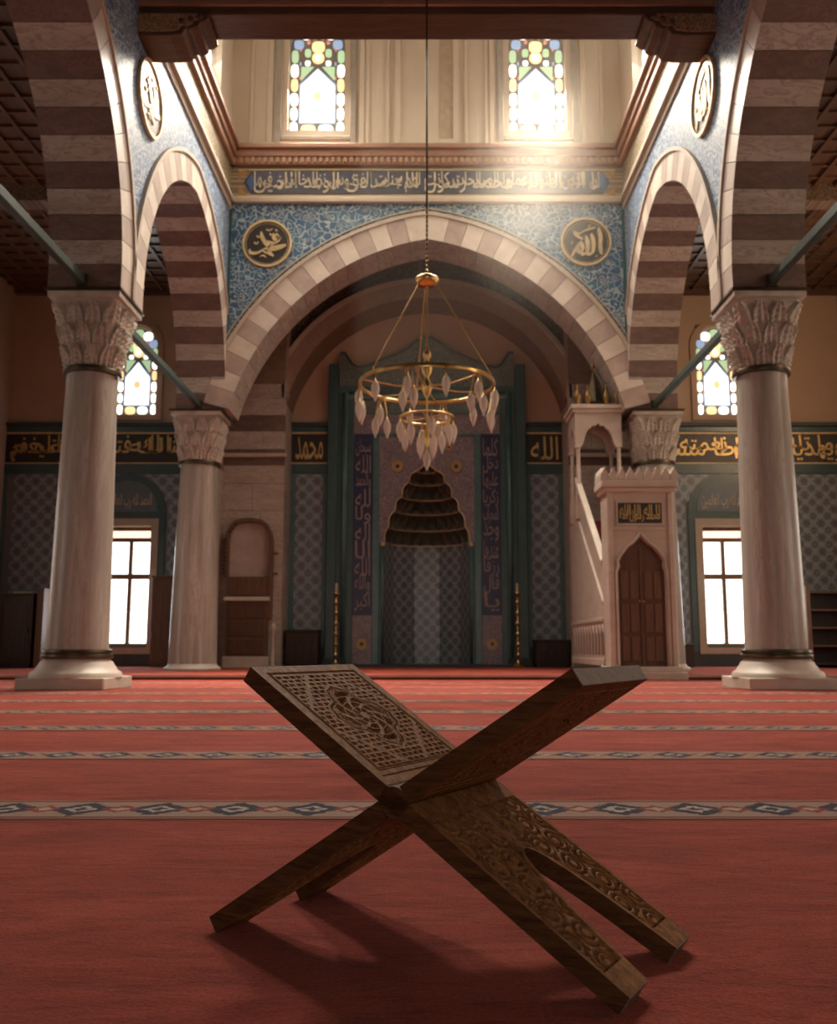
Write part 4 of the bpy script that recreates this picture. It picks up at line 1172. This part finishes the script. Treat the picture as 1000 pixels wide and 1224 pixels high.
for i in range(9):
    x = -.50 + i*.125
    MB().prism([(x-.055, 2.66), (x+.055, 2.66), (x+.058, 2.74), (x+.03, 2.78), (x, 2.84), (x-.03, 2.78), (x-.058, 2.74)], -.08, -.03, 'y').obj('crenel', mm, mn)
for s in (-1, 1):
    for i in range(4):
        y = .02 + i*.125
        MB().prism([(y-.055, 2.66), (y+.055, 2.66), (y+.058, 2.74), (y, 2.84), (y-.058, 2.74)], min(s*.54, s*.49), max(s*.54, s*.49), 'x').obj('crenel', mm, mn)
# door leaves
for s in (-1, 1):
    d = MB(); zz = [.17, 1.0, 1.42] + [1.42+.03*i for i in range(1, 17)]
    for a, b in zip(zz, zz[1:]):
        wa_, wb = dw(a), dw(b); g = .006
        if wa_ < .01: continue
        d.add([(s*g, .06, a), (s*max(g, wa_), .06, a), (s*max(g, wb), .06, b), (s*g, .06, b), (s*g, .10, a), (s*max(g, wa_), .10, a), (s*max(g, wb), .10, b), (s*g, .10, b)],
              [(0,1,2,3), (4,7,6,5), (1,5,6,2), (0,3,7,4)])
    dl = d.obj('door_leaf', M['door_wood'], mn)
    for z0, z1 in ((.24, .56), (.62, 1.00), (1.06, 1.44)):
        for k in range(2):
            x0 = .045 + k*.135
            MB().box(min(s*x0, s*(x0+.115)), max(s*x0, s*(x0+.115)), .045, .062, z0, z1).obj('door_panel', M['brown_wood'], dl, bevel=.008)
    MB().lathe([(0, 0), (.016, 0), (.02, .012), (.01, .03), (0, .035)], 0, 0, 0, 12).obj('knob', M['brass'], dl).location = (s*.03, .05, 1.02)
    MB().box(min(s*.0, s*.012), max(s*.0, s*.012), .04, .06, .17, 1.80).obj('meeting_bar', M['brown_wood'], dl)
# flank walls, steps, balustrades
ys, ye = .42, 2.45
def railz(y): return 1.55 + (y-ys)*.76
for s in (-1, 1):
    x0, x1 = sorted((s*.47, s*.43))
    MB().prism([(ys-.05, .17), (ye+.75, .17), (ye+.75, 2.45), (ye, 2.45), (ys, .95)], x0, x1, 'x').obj('stair_flank', mm, mn)
    MB().prism([(ys, .95), (ye, 2.45), (ye, railz(ye)), (ys, railz(ys))], *sorted((s*.45, s*.43)), 'x').obj('balustrade_panel', mm, mn)
    MB().prism([(ys-.02, railz(ys)-.02), (ye, railz(ye)-.02), (ye, railz(ye)+.07), (ys-.02, railz(ys)+.07)], *sorted((s*.50, s*.40)), 'x').obj('handrail', mm, mn, bevel=.01)
    MB().prism([(ys, .98), (ye, 2.48), (ye, 2.55), (ys, 1.05)], *sorted((s*.485, s*.43)), 'x').obj('string_moulding', mm, mn, bevel=.006)
    MB().box(*sorted((s*.49, s*.47)), ys-.02, ye+.78, .17, .26).obj('foot_moulding', mm, mn, bevel=.006)
    MB().box(*sorted((s*.49, s*.47)), ys-.02, ye+.78, .78, .83).obj('foot_moulding', mm, mn, bevel=.006)
    for i in range(11):     # little blind arcade along the foot
        y = ys + .08 + i*.25; pp = [(y-.07, .32), (y+.07, .32), (y+.07, .62), (y+.035, .69), (y, .73), (y-.035, .69), (y-.07, .62)]
        MB().prism(pp, *sorted((s*.474, s*.469)), 'x').obj('arcade_slot', M['dark_wood'], mn)
        MB().tube([(s*.478, a, b) for a, b in pp[1:]+pp[:1]], .010, 5).obj('slot_frame', mm, mn)
red = plain('stair_carpet', (.20,.03,.025), .9)
for i in range(8):
    y0 = ys-.2 + i*.28; MB().box(-.43, .43, y0, ye+.75, .17+.28*i, .17+.28*(i+1)).obj('step', red, mn)
# kiosk over the platform
kx0, kx1, ky0, ky1 = -.50, .30, 2.25, 2.95
kz, kt, kc = 2.45, 3.95, 4.27
for x in (kx0+.05, kx1-.05):
    for y in (ky0+.05, ky1-.05):
        MB().lathe([(.055, 0), (.055, .05), (.036, .09), (.034, kt-kz-.55), (.05, kt-kz-.5), (.055, kt-kz-.44)], x, y, kz+.4, 14).obj('post', mm, mn, smooth=True, auto=40)
        MB().box(x-.06, x+.06, y-.06, y+.06, kz, kz+.4).obj('post_block', mm, mn, bevel=.008)
cxk = (kx0+kx1)/2
def kiosk_arch(horizontal, at):
    mb = MB(); W = (kx1-kx0)/2 if horizontal else (ky1-ky0)/2; c = cxk if horizontal else (ky0+ky1)/2; n = 24
    ow = W-.13
    def low(t):
        a = abs(t)
        if a >= ow: return 3.62
        u = a/ow; return 3.62 + .40*sqrt(1-u*u)*(1-.10*abs(sin(u*pi*3))) - .02*0
    x = np.linspace(-W, W, n+1)
    for a, b in zip(x, x[1:]):
        vs = []
        for yy in (at, at+.07):
            for q, z in ((a, low(a)), (b, low(b)), (b, kc-.08), (a, kc-.08)):
                vs.append((c+q, yy, z) if horizontal else (yy, c+q, z))
        mb.add(vs, [(0,1,2,3), (7,6,5,4), (0,4,5,1), (3,2,6,7)])
    mb.obj('arch_panel', mm, mn)
kiosk_arch(True, ky0); kiosk_arch(True, ky1-.07); kiosk_arch(False, kx0); kiosk_arch(False, kx1-.07)
MB().box(kx0-.04, kx1+.04, ky0-.04, ky1+.04, kc-.08, kc-.02).obj('canopy_cornice', mm, mn, bevel=.012)
MB().box(kx0-.07, kx1+.07, ky0-.07, ky1+.07, kc-.02, kc+.05).obj('canopy_cornice', mm, mn, bevel=.012)
MB().lathe([(.25, 0), (.26, .05), (.20, .12), (.15, .30), (.09, .48), (.035, .62), (.02, .66)], cxk, (ky0+ky1)/2, kc+.05, 8).obj('spire', M['bronze'], mn)
MB().lathe([(.012, 0), (.012, .05), (.045, .08), (.045, .11), (.012, .14), (.03, .17), (.008, .20), (.004, .30)], cxk, (ky0+ky1)/2, kc+.69, 12).obj('finial', M['oldgold'], mn, smooth=True)
for x in (kx0+.06, cxk-.16, cxk+.16, kx1-.06):
    MB().lathe([(.05, 0), (.035, .03), (.05, .09), (.065, .15), (.04, .22), (.015, .28), (.025, .31), (.004, .38)], x, ky0+.04, kc+.05, 12).obj('finial', M['oldgold'], mn, smooth=True)

# ------------------------------------------------------------------ carved niche with cupboard on the left pier
kn = empty('pier_niche', (-3.18, 16.5, .065), 0, 'carved dark wooden arch over a cupboard, set on the left marble pier', 'niche')
path = [(-.40, 1.60), (-.40, 2.25), (-.37, 2.42), (-.30, 2.54), (-.20, 2.61), (0, 2.63), (.20, 2.60), (.30, 2.52), (.37, 2.38), (.39, 2.2), (.39, 1.6), (.39, .85)]
for (a, b), (c, d) in zip(path, path[1:]):
    L = sqrt((c-a)**2+(d-b)**2); nx_, nz_ = (d-b)/L*.038, -(c-a)/L*.038
    MB().prism([(a-nx_, b-nz_), (a+nx_, b+nz_), (c+nx_, d+nz_), (c-nx_, d-nz_)], -.12, -.0, 'y').obj('frame_piece', M['brown_wood'], kn, bevel=.008)
for i in range(12):   # carved knobs down the left jamb and over the arch
    a = (-.43, 1.66+.075*i) if i < 9 else (-.36+.05*(i-9), 2.40+.07*(i-9))
    MB().lathe([(0, -.03), (.032, -.012), (.036, .01), (.02, .03), (0, .034)], a[0], -.10, a[1], 8).obj('carved_knob', M['dark_wood'], kn)
for z in (2.02, 1.66):
    MB().box(.40, .52, -.10, -.03, z-.02, z+.02).obj('bracket', M['brown_wood'], kn, bevel=.006)
MB().box(-.36, .36, -.02, 0, 1.5, 2.58).obj('back_slab', M['face_pink'], kn)
MB().box(-.36, .36, -.16, 0, 1.26, 1.60).obj('upper_box', M['brown_wood'], kn, bevel=.01)
MB().box(-.40, .40, -.24, 0, 1.17, 1.24).obj('marble_shelf', M['face_light'], kn, bevel=.01)
MB().box(-.36, .36, -.20, 0, .20, 1.17).obj('cupboard_body', M['brown_wood'], kn, bevel=.008)
for k in range(3):
    MB().box(-.32, .32, -.215, -.20, .24+.31*k, .50+.31*k).obj('cupboard_panel', M['door_wood'], kn, bevel=.01)
MB().box(-.40, .40, -.22, 0, 0, .20).obj('marble_foot', M['base'], kn, bevel=.01)
MB().lathe([(.05, 0), (.055, .04), (.035, .07), (.032, .60), (.05, .66), (.055, .72), (.03, .76), (0, .78)], .47, -.16, 0, 12).obj('marble_post', M['base'], kn, smooth=True, auto=40)

# ------------------------------------------------------------------ furniture along the back wall
def chest(name, x0, x1, y0, y1, h, label, cat, doors, mat, frame=True):
    e = empty(name, ((x0+x1)/2, y1, .065), 0, label, cat); W = (x1-x0)/2; D = y1-y0
    MB().box(-W, W, -D, 0, .05, h-.04).obj('body', mat, e, bevel=.006)
    MB().box(-W-.02, W+.02, -D-.02, 0, h-.04, h).obj('top', mat, e, bevel=.008)
    MB().box(-W+.03, W-.03, -D+.03, 0, 0, .05).obj('foot', mat, e)
    for i in range(doors):
        a = -W + .03 + i*(2*W-.06)/doors; b = -W + .03 + (i+1)*(2*W-.06)/doors
        d = MB().box(a+.008, b-.008, -D-.015, -D, .09, h-.09).obj('door', mat, e, bevel=.005)
        MB().box(a+.06, b-.06, -D-.025, -D-.014, .15, h-.15).obj('door_panel', mat, d, bevel=.006)
        MB().box(b-.04, b-.028, -D-.045, -D-.015, h/2-.04, h/2+.04).obj('handle', M['bronze'], d)
    return e
chest('low_chest', -2.57, -1.98, 16.85, 17.35, .68, 'low dark wooden chest left of the mihrab', 'chest', 2, M['dark_wood'])
chest('low_chest', 1.98, 2.58, 16.85, 17.35, .50, 'low dark wooden chest right of the mihrab', 'chest', 2, M['dark_wood'])
chest('cupboard', -5.02, -4.45, 16.85, 17.40, 1.66, 'brown wooden cupboard beside the lower left window', 'cupboard', 1, M['brown_wood'])
chest('cupboard', -7.95, -6.90, 16.2, 16.8, 1.30, 'black wooden cupboard standing at the far left wall', 'cupboard', 2, M['dark_wood'])
e = empty('upright_board', (-6.78, 16.5, .065), 0, 'reddish brown upright board leaning beside the black cupboard', 'board')
MB().box(-.06, .06, -.30, .28, 0, 1.36).obj('plank', M['brown_wood'], e, bevel=.008); MB().box(-.07, .07, -.31, .29, 1.36, 1.39).obj('cap', M['brown_wood'], e, bevel=.005)
e = empty('paper_stack', (-7.22, 16.45, 1.366), .2, 'small stack of white papers lying on the black cupboard', 'papers')
for i in range(3): MB().box(-.14+.01*i, .14+.01*i, -.10, .10, .012*i, .012*i+.011).obj('sheet', M['plaster'], e)
sh = empty('bookshelf', (7.35, 16.7, .065), 0, 'open dark bookshelf with a light upright at the right aisle wall', 'shelf')
MB().box(-.64, -.56, -.35, .1, 0, 1.45).obj('side_panel', M['window_wood'], sh, bevel=.006)
MB().box(.58, .62, -.35, .1, 0, 1.33).obj('side_panel', M['dark_wood'], sh, bevel=.006)
MB().box(-.56, .58, .07, .1, 0, 1.33).obj('back_panel', M['dark_wood'], sh)
for i in range(5): MB().box(-.56, .58, -.33, .07, .05+.315*i, .085+.315*i).obj('shelf_board', M['brown_wood'] if i else M['dark_wood'], sh, bevel=.004)
e = empty('small_box', (4.72, 16.9, .065), 0, 'small black box on the platform between pulpit and window', 'box')
MB().box(-.11, .11, -.11, .11, .0, .38).obj('body', M['dark_wood'], e, bevel=.01); MB().box(-.12, .12, -.12, .12, .38, .42).obj('lid', M['dark_wood'], e, bevel=.01)

# ------------------------------------------------------------------ chandelier
ch = empty('chandelier', (0, 9.0, 3.0), 0, 'round brass chandelier with rosy glass lamps hanging over the nave', 'chandelier')
RR = .675
MB().ring((0, 0, .04), RR, .016, 72, 8).obj('outer_ring', M['brass'], ch, smooth=True)
MB().lathe([(RR-.006, .02), (RR+.012, .02), (RR+.016, .04), (RR+.010, .062), (RR-.008, .062), (RR-.006, .02)], n=72).obj('ring_band', M['brass'], ch, smooth=True, auto=40)
MB().ring((0, 0, -.30), .27, .012, 48, 8).obj('inner_ring', M['brass'], ch, smooth=True)
MB().lathe([(.008, -.60), (.02, -.57), (.03, -.50), (.02, -.44), (.010, -.38), (.010, -.10), (.03, -.06), (.055, 0), (.06, .04), (.03, .08), (.02, .12), (.05, .17), (.06, .22), (.03, .27), (.02, .30), (.045, .34), (.04, .38), (.012, .42), (.010, 1.12)], n=24).obj('stem', M['brass'], ch, smooth=True, auto=60)
MB().lathe([(0, 1.22), (.05, 1.21), (.12, 1.17), (.13, 1.14), (.10, 1.10), (.03, 1.08), (0, 1.08)], n=24).obj('top_cup', M['brass'], ch, smooth=True, auto=60)
MB().tube([(0, 0, 1.18), (0, 0, 5.15)], .011, 8).obj('hanging_cord', M['bronze'], ch)
for i in range(14):
    MB().ring((0, 0, 1.26+.05*i), .012, .004, 10, 5).obj('chain_link', M['brass'], ch)
for i in range(3):
    a = R(100 + 120*i)
    MB().tube([(.09*cos(a), .09*sin(a), 1.12), (RR*cos(a), RR*sin(a), .08)], .007, 6).obj('rod', M['brass'], ch)
    MB().lathe([(0, -.03), (.018, 0), (0, .03)], (.09+(RR-.09)*.45)*cos(a), (.09+(RR-.09)*.45)*sin(a), 1.12-1.04*.45, 8).obj('rod_bead', M['brass'], ch)
for i in range(6):
    a = R(20+60*i); MB().tube([(.05*cos(a), .05*sin(a), .02), (RR*.5*cos(a), RR*.5*sin(a), .0), (RR*cos(a), RR*sin(a), .03)], .009, 6).obj('spoke', M['brass'], ch)
    MB().tube([(.02*cos(a), .02*sin(a), -.30), (.27*cos(a), .27*sin(a), -.30)], .007, 6).obj('inner_spoke', M['brass'], ch)
lampm = MB().lathe([(.020, -.01), (.034, -.025), (.045, -.055), (.050, -.09), (.044, -.13), (.028, -.175), (.012, -.215), (.006, -.235), (0, -.24)], n=12).mesh('lamp_shade', M['glass_lamp'], True)
capm = MB().lathe([(.0, .03), (.008, .03), (.012, .0), (.024, -.01), (.028, -.03), (.018, -.038)], n=12).mesh('lamp_cap', M['brass'], True)
def lamp(x, y, z, anchor):
    arm = MB().tube([anchor, ((anchor[0]+x)/2, (anchor[1]+y)/2, max(anchor[2], z+.03)+.015), (x, y, z+.025)], .006, 6).obj('arm', M['brass'], ch)
    for me, nm in ((capm, 'lamp_cap'), (lampm, 'lamp_shade')):
        o = bpy.data.objects.new(nm, me); COL.objects.link(o); o.parent = arm; o.location = (x, y, z); o.scale = (.84, .84, .88)
for i in range(12):
    a = R(15 + 30*i)
    ca, sa = cos(a), sin(a)
    lamp((RR+.02)*ca, (RR+.02)*sa, -.06, (RR*ca, RR*sa, .02))
    if i % 2 == 0:
        for d in (-.09, .09):
            b = a + d; lamp((RR-.02+.05*(d > 0))*cos(b), (RR-.02+.05*(d > 0))*sin(b), -.19, (RR*ca, RR*sa, .0))
for i in range(8):
    a = R(10 + 45*i); lamp(.27*cos(a), .27*sin(a), -.35-.06*(i % 2), (.27*cos(a), .27*sin(a), -.30))
for i in range(4):
    a = R(45+90*i); lamp(.09*cos(a), .09*sin(a), -.50, (.03*cos(a), .03*sin(a), -.44))
lamp(0, 0, -.64, (0.001, 0, -.58))

# ------------------------------------------------------------------ rahle (folding book stand)
ra = empty('book_stand', (.022, 1.4112, .0), R(60.066-90), 'carved dark walnut folding book stand standing open on the red carpet in front', 'book stand')
al = atan2(.2024, .3162); ZH = .2024 + .0095; LD = .3754; WB = .2733; TH = .0255; HT = TH/2
def bmap(sg):
    return lambda u, v, n: (sg*(u*cos(al) + n*sin(al)), v, ZH - u*sin(al) + n*cos(al))
UAP = .150
def ow(u):
    t = np.clip((u-UAP)/(LD-UAP), 0, 1)
    return .245*WB*t**.46
def fret(u, v, LT):
    """relief of the upper panels: fretwork with a central lozenge medallion; u from -LT (top edge) to hinge"""
    p = (u + LT)/LT; q = v/(WB/2); h = np.zeros_like(u)
    inp = (np.abs(q) < .86) & (p > .055) & (p < .84)
    bd = np.minimum((.86-np.abs(q))*WB/2, np.minimum(p-.055, .84-p)*LT)
    X = (p-.45)/.395; Y = q/.86
    row = np.floor(u/.0105); fr = (np.mod(u/.0105, 1) < .55) & (np.mod(v/.0165 + .5*np.mod(row, 2) + .3*np.mod(np.floor(row/2), 2), 1) < .70)
    D = np.abs(X)*.95 + np.abs(Y)
    Dw = D + .05*np.cos(8*np.arctan2(Y, X))
    hole = inp & (bd > .0085) & fr & (Dw > .74) & (np.abs(D-1.12) > .05)
    band2 = (np.abs(Dw-.66) < .018)
    rad = np.sqrt((X*1.15)**2 + Y**2); ang = np.arctan2(Y, X*1.15)
    petals = (Dw < .58) & (np.abs(np.sin(4*ang + 9*rad)) > .50) & (rad > .07) & (np.abs(np.mod(rad/.135, 1)-.5) > .12)
    groove = inp & ((np.abs(bd-.0045) < .0014) | (np.abs(bd) < .0012))
    ln = (np.abs(p-.875) < .004) & (np.abs(q) < .9)
    h = np.where(hole | petals & inp, -.0085, h); h = np.where(groove | (band2 & inp) | ln, -.0025, h)
    frame = (Dw >= .46) & (Dw < .66) & inp & ~band2
    h = np.where(frame, h + .0006*np.sin(u*900)*np.cos(v*700), h)
    return h
def scroll(u, v, LT):
    """relief of the lower panel and legs: leafy scrolls following the legs"""
    q = np.abs(v); e1 = WB/2 - q; e2 = np.where(u > UAP-.02, q - ow(u), .05)
    e3 = np.minimum(u - .052, LD - .030 - u); ed = np.minimum(np.minimum(e1, e2), e3)
    P_ = .050; best = np.full_like(u, 9.0); th = np.zeros_like(u); sg_ = np.ones_like(u)
    for i in range(0, 9):
        for j in range(-4, 5):
            cu = .070 + P_*.87*i; cv = P_*(j + .5*(i % 2)); d = np.hypot(u-cu, v-cv); m_ = d < best
            best = np.where(m_, d, best); th = np.where(m_, np.arctan2(v-cv, u-cu), th); sg_ = np.where(m_, 1.0 if (i+j) % 2 else -1.0, sg_)
    sp_ = np.mod(best/.0112 - sg_*th/(2*pi), 1)
    ridge = (np.abs(sp_-.5) < .27) & (best < .0245)
    leaf = (best >= .0235) & (np.sin(u*230 + 3*np.sin(v*90)) * np.sin(v*210 + 2*np.sin(u*70)) > -.05)
    lob = (best < .006)
    h = np.where(ed > .009, np.where(lob, -.0015, np.where(ridge, -.0005 - .0016*np.abs(sp_-.5)/.24, np.where(leaf, -.0022, -.0088))), 0)
    h = np.where((ed > .0075) & (ed <= .010), -.0055, h)
    cen = (np.abs(v) < .010) & (u > .06) & (u < UAP-.012); h = np.where(cen, 0, h)
    return h
def skin(us, vfun, sgn, hf, LT, m, nv):
    """one face of a board as a relief: us rows, vfun(u) -> (v0, v1)"""
    us = np.asarray(us); U = np.repeat(us[:, None], nv+1, 1); v0, v1 = vfun(us); T = np.linspace(0, 1, nv+1)[None, :]
    V = v0[:, None] + (v1-v0)[:, None]*T
    Hh = HT + hf(U, V, LT)
    Hh[0, :] = HT; Hh[-1, :] = HT
    f = m; vs = []
    X = U; N = sgn*Hh
    pts = np.stack([X, V, N], -1).reshape(-1, 3)
    rows = len(us); c = nv+1
    vs = [f(*p) for p in pts]
    fs = [(i*c+j, i*c+j+1, (i+1)*c+j+1, (i+1)*c+j) for i in range(rows-1) for j in range(nv)]
    # skirts down to the core
    n0 = len(vs); edge = [(i, 0) for i in range(rows)] + [(rows-1, j) for j in range(1, c)] + [(i, nv) for i in range(rows-2, -1, -1)] + [(0, j) for j in range(nv-1, 0, -1)]
    for i, j in edge: vs.append(f(float(U[i, j]), float(V[i, j]), sgn*(HT-.0108)))
    k = len(edge)
    for a in range(k):
        b = (a+1) % k; fs.append((edge[a][0]*c+edge[a][1], edge[b][0]*c+edge[b][1], n0+b, n0+a))
    return vs, fs, k
for sg, LT, lab in ((1, .312, 'board whose carved face looks up at the left'), (-1, .318, 'board whose carved face looks down at the right')):
    m = bmap(sg); hz = .021
    core = MB(); c_ = HT - .010
    def slab(mb, us, vfun, n0=-c_, n1=c_, mi=0):
        us = np.asarray(us); v0, v1 = vfun(us); k = len(us); vs = []
        for n in (n0, n1):
            for i in range(k): vs += [m(float(us[i]), float(v0[i]), n), m(float(us[i]), float(v1[i]), n)]
        fs = []; T = 2*k
        for i in range(k-1):
            a = 2*i; fs += [(a, a+1, a+3, a+2), (T+a, T+a+2, T+a+3, T+a+1), (a, a+2, T+a+2, T+a), (a+1, T+a+1, T+a+3, a+3)]
        fs += [(0, T, T+1, 1), (2*k-2, 2*k-1, T+2*k-1, T+2*k-2)]
        mb.add(vs, fs, mi)
    full = lambda u: (np.full_like(u, -WB/2), np.full_like(u, WB/2))
    near = lambda u: (np.full_like(u, -WB/2), -ow(u)); far = lambda u: (ow(u), np.full_like(u, WB/2))
    slab(core, [-LT, -hz], full); ul = np.linspace(hz, LD, 60); slab(core, ul, near); slab(core, ul, far)
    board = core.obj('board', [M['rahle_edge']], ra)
    board['label'] = lab
    # interlocking hinge knuckles
    segs = 5; mb = MB()
    for k in range(segs):
        if (k % 2 == 0) != (sg == 1): continue
        v0, v1 = -WB/2 + WB*k/segs + .0008, -WB/2 + WB*(k+1)/segs - .0008
        n = 20; rr = .0212; ring0 = []
        vs = [(rr*cos(2*pi*i/n), v0, ZH + rr*sin(2*pi*i/n)) for i in range(n)] + [(rr*cos(2*pi*i/n), v1, ZH + rr*sin(2*pi*i/n)) for i in range(n)]
        mb.add(vs, [tuple(range(n)), tuple(range(2*n-1, n-1, -1))] + [(i, (i+1) % n, n+(i+1) % n, n+i) for i in range(n)])
        slab(mb, [-hz-.001, hz+.001], lambda u, a=v0, b=v1: (np.full_like(u, a), np.full_like(u, b)), -HT, HT)
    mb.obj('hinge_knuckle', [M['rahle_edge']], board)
    # relief faces
    vis = (1, -1)[sg == -1]
    for sgn in (1, -1):
        hi = sgn == vis
        st_u = 240 if hi else 60; st_v = 220 if hi else 50
        vs, fs, ks = skin(np.linspace(-LT, -hz, st_u), full, sgn, fret, LT, m, st_v)
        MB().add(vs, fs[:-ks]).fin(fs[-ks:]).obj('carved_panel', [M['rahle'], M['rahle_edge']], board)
        for vf in (near, far):
            a, b = (260, 110) if (sg == 1 and sgn == 1) else (60, 30)
            vs, fs, ks = skin(np.linspace(hz, LD, a), vf, sgn, scroll, LT, m, b)
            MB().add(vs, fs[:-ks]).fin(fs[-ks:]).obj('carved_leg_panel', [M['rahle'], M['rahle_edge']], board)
    # pale worn end grain at the tips
    MB_ = MB(); e_ = .0012
    slab(MB_, [-LT-e_, -LT+.0005], lambda u: (np.full_like(u, -WB/2+.001), np.full_like(u, WB/2-.001)), -HT+.0008, HT-.0008)
    MB_.obj('worn_edge', M['rahle_worn'], board)
    o_ = float(ow(np.array([LD]))[0])
    for a, b in ((-WB/2+.001, -o_-.001), (o_+.001, WB/2-.001)):
        MB_ = MB(); slab(MB_, [LD-.0005, LD+e_], lambda u, a=a, b=b: (np.full_like(u, a), np.full_like(u, b)), -HT+.0008, HT-.0008)
        MB_.obj('worn_foot', M['rahle_worn'], board)
print('objects', len(bpy.data.objects), 'faces', sum(len(o.data.polygons) for o in bpy.data.objects if o.type == 'MESH'))

# ------------------------------------------------------------------ dusty air under the lantern, lit by the right-hand windows
hz = bpy.data.materials.new('dusty_air'); hz.use_nodes = True; nt = hz.node_tree; nt.nodes.clear()
vo = nt.nodes.new('ShaderNodeVolumeScatter'); vo.inputs['Color'].default_value = (1, .93, .82, 1); vo.inputs['Anisotropy'].default_value = .1
tc = nt.nodes.new('ShaderNodeTexCoord'); mp = nt.nodes.new('ShaderNodeMapping'); mp.vector_type = 'TEXTURE'
mp.inputs['Location'].default_value = (1.7, 12.8, 7.1); mp.inputs['Scale'].default_value = (1.5, 1.2, 2.3)
nt.links.new(tc.outputs['Object'], mp.inputs[0])
ln = nt.nodes.new('ShaderNodeVectorMath'); ln.operation = 'LENGTH'; nt.links.new(mp.outputs[0], ln.inputs[0])
mr = nt.nodes.new('ShaderNodeMapRange'); mr.interpolation_type = 'SMOOTHSTEP'
mr.inputs[1].default_value = 0; mr.inputs[2].default_value = 1.0; mr.inputs[3].default_value = .11; mr.inputs[4].default_value = .003
nt.links.new(ln.outputs['Value'], mr.inputs[0]); nt.links.new(mr.outputs[0], vo.inputs['Density'])
nt.links.new(vo.outputs[0], nt.nodes.new('ShaderNodeOutputMaterial').inputs['Volume'])
tag(MB().box(-1.0, 3.05, 11.2, 14.1, 4.2, 11.5).obj('dusty_air', hz), 'thin dusty air catching the slanting light under the lantern', 'haze', kind='stuff')
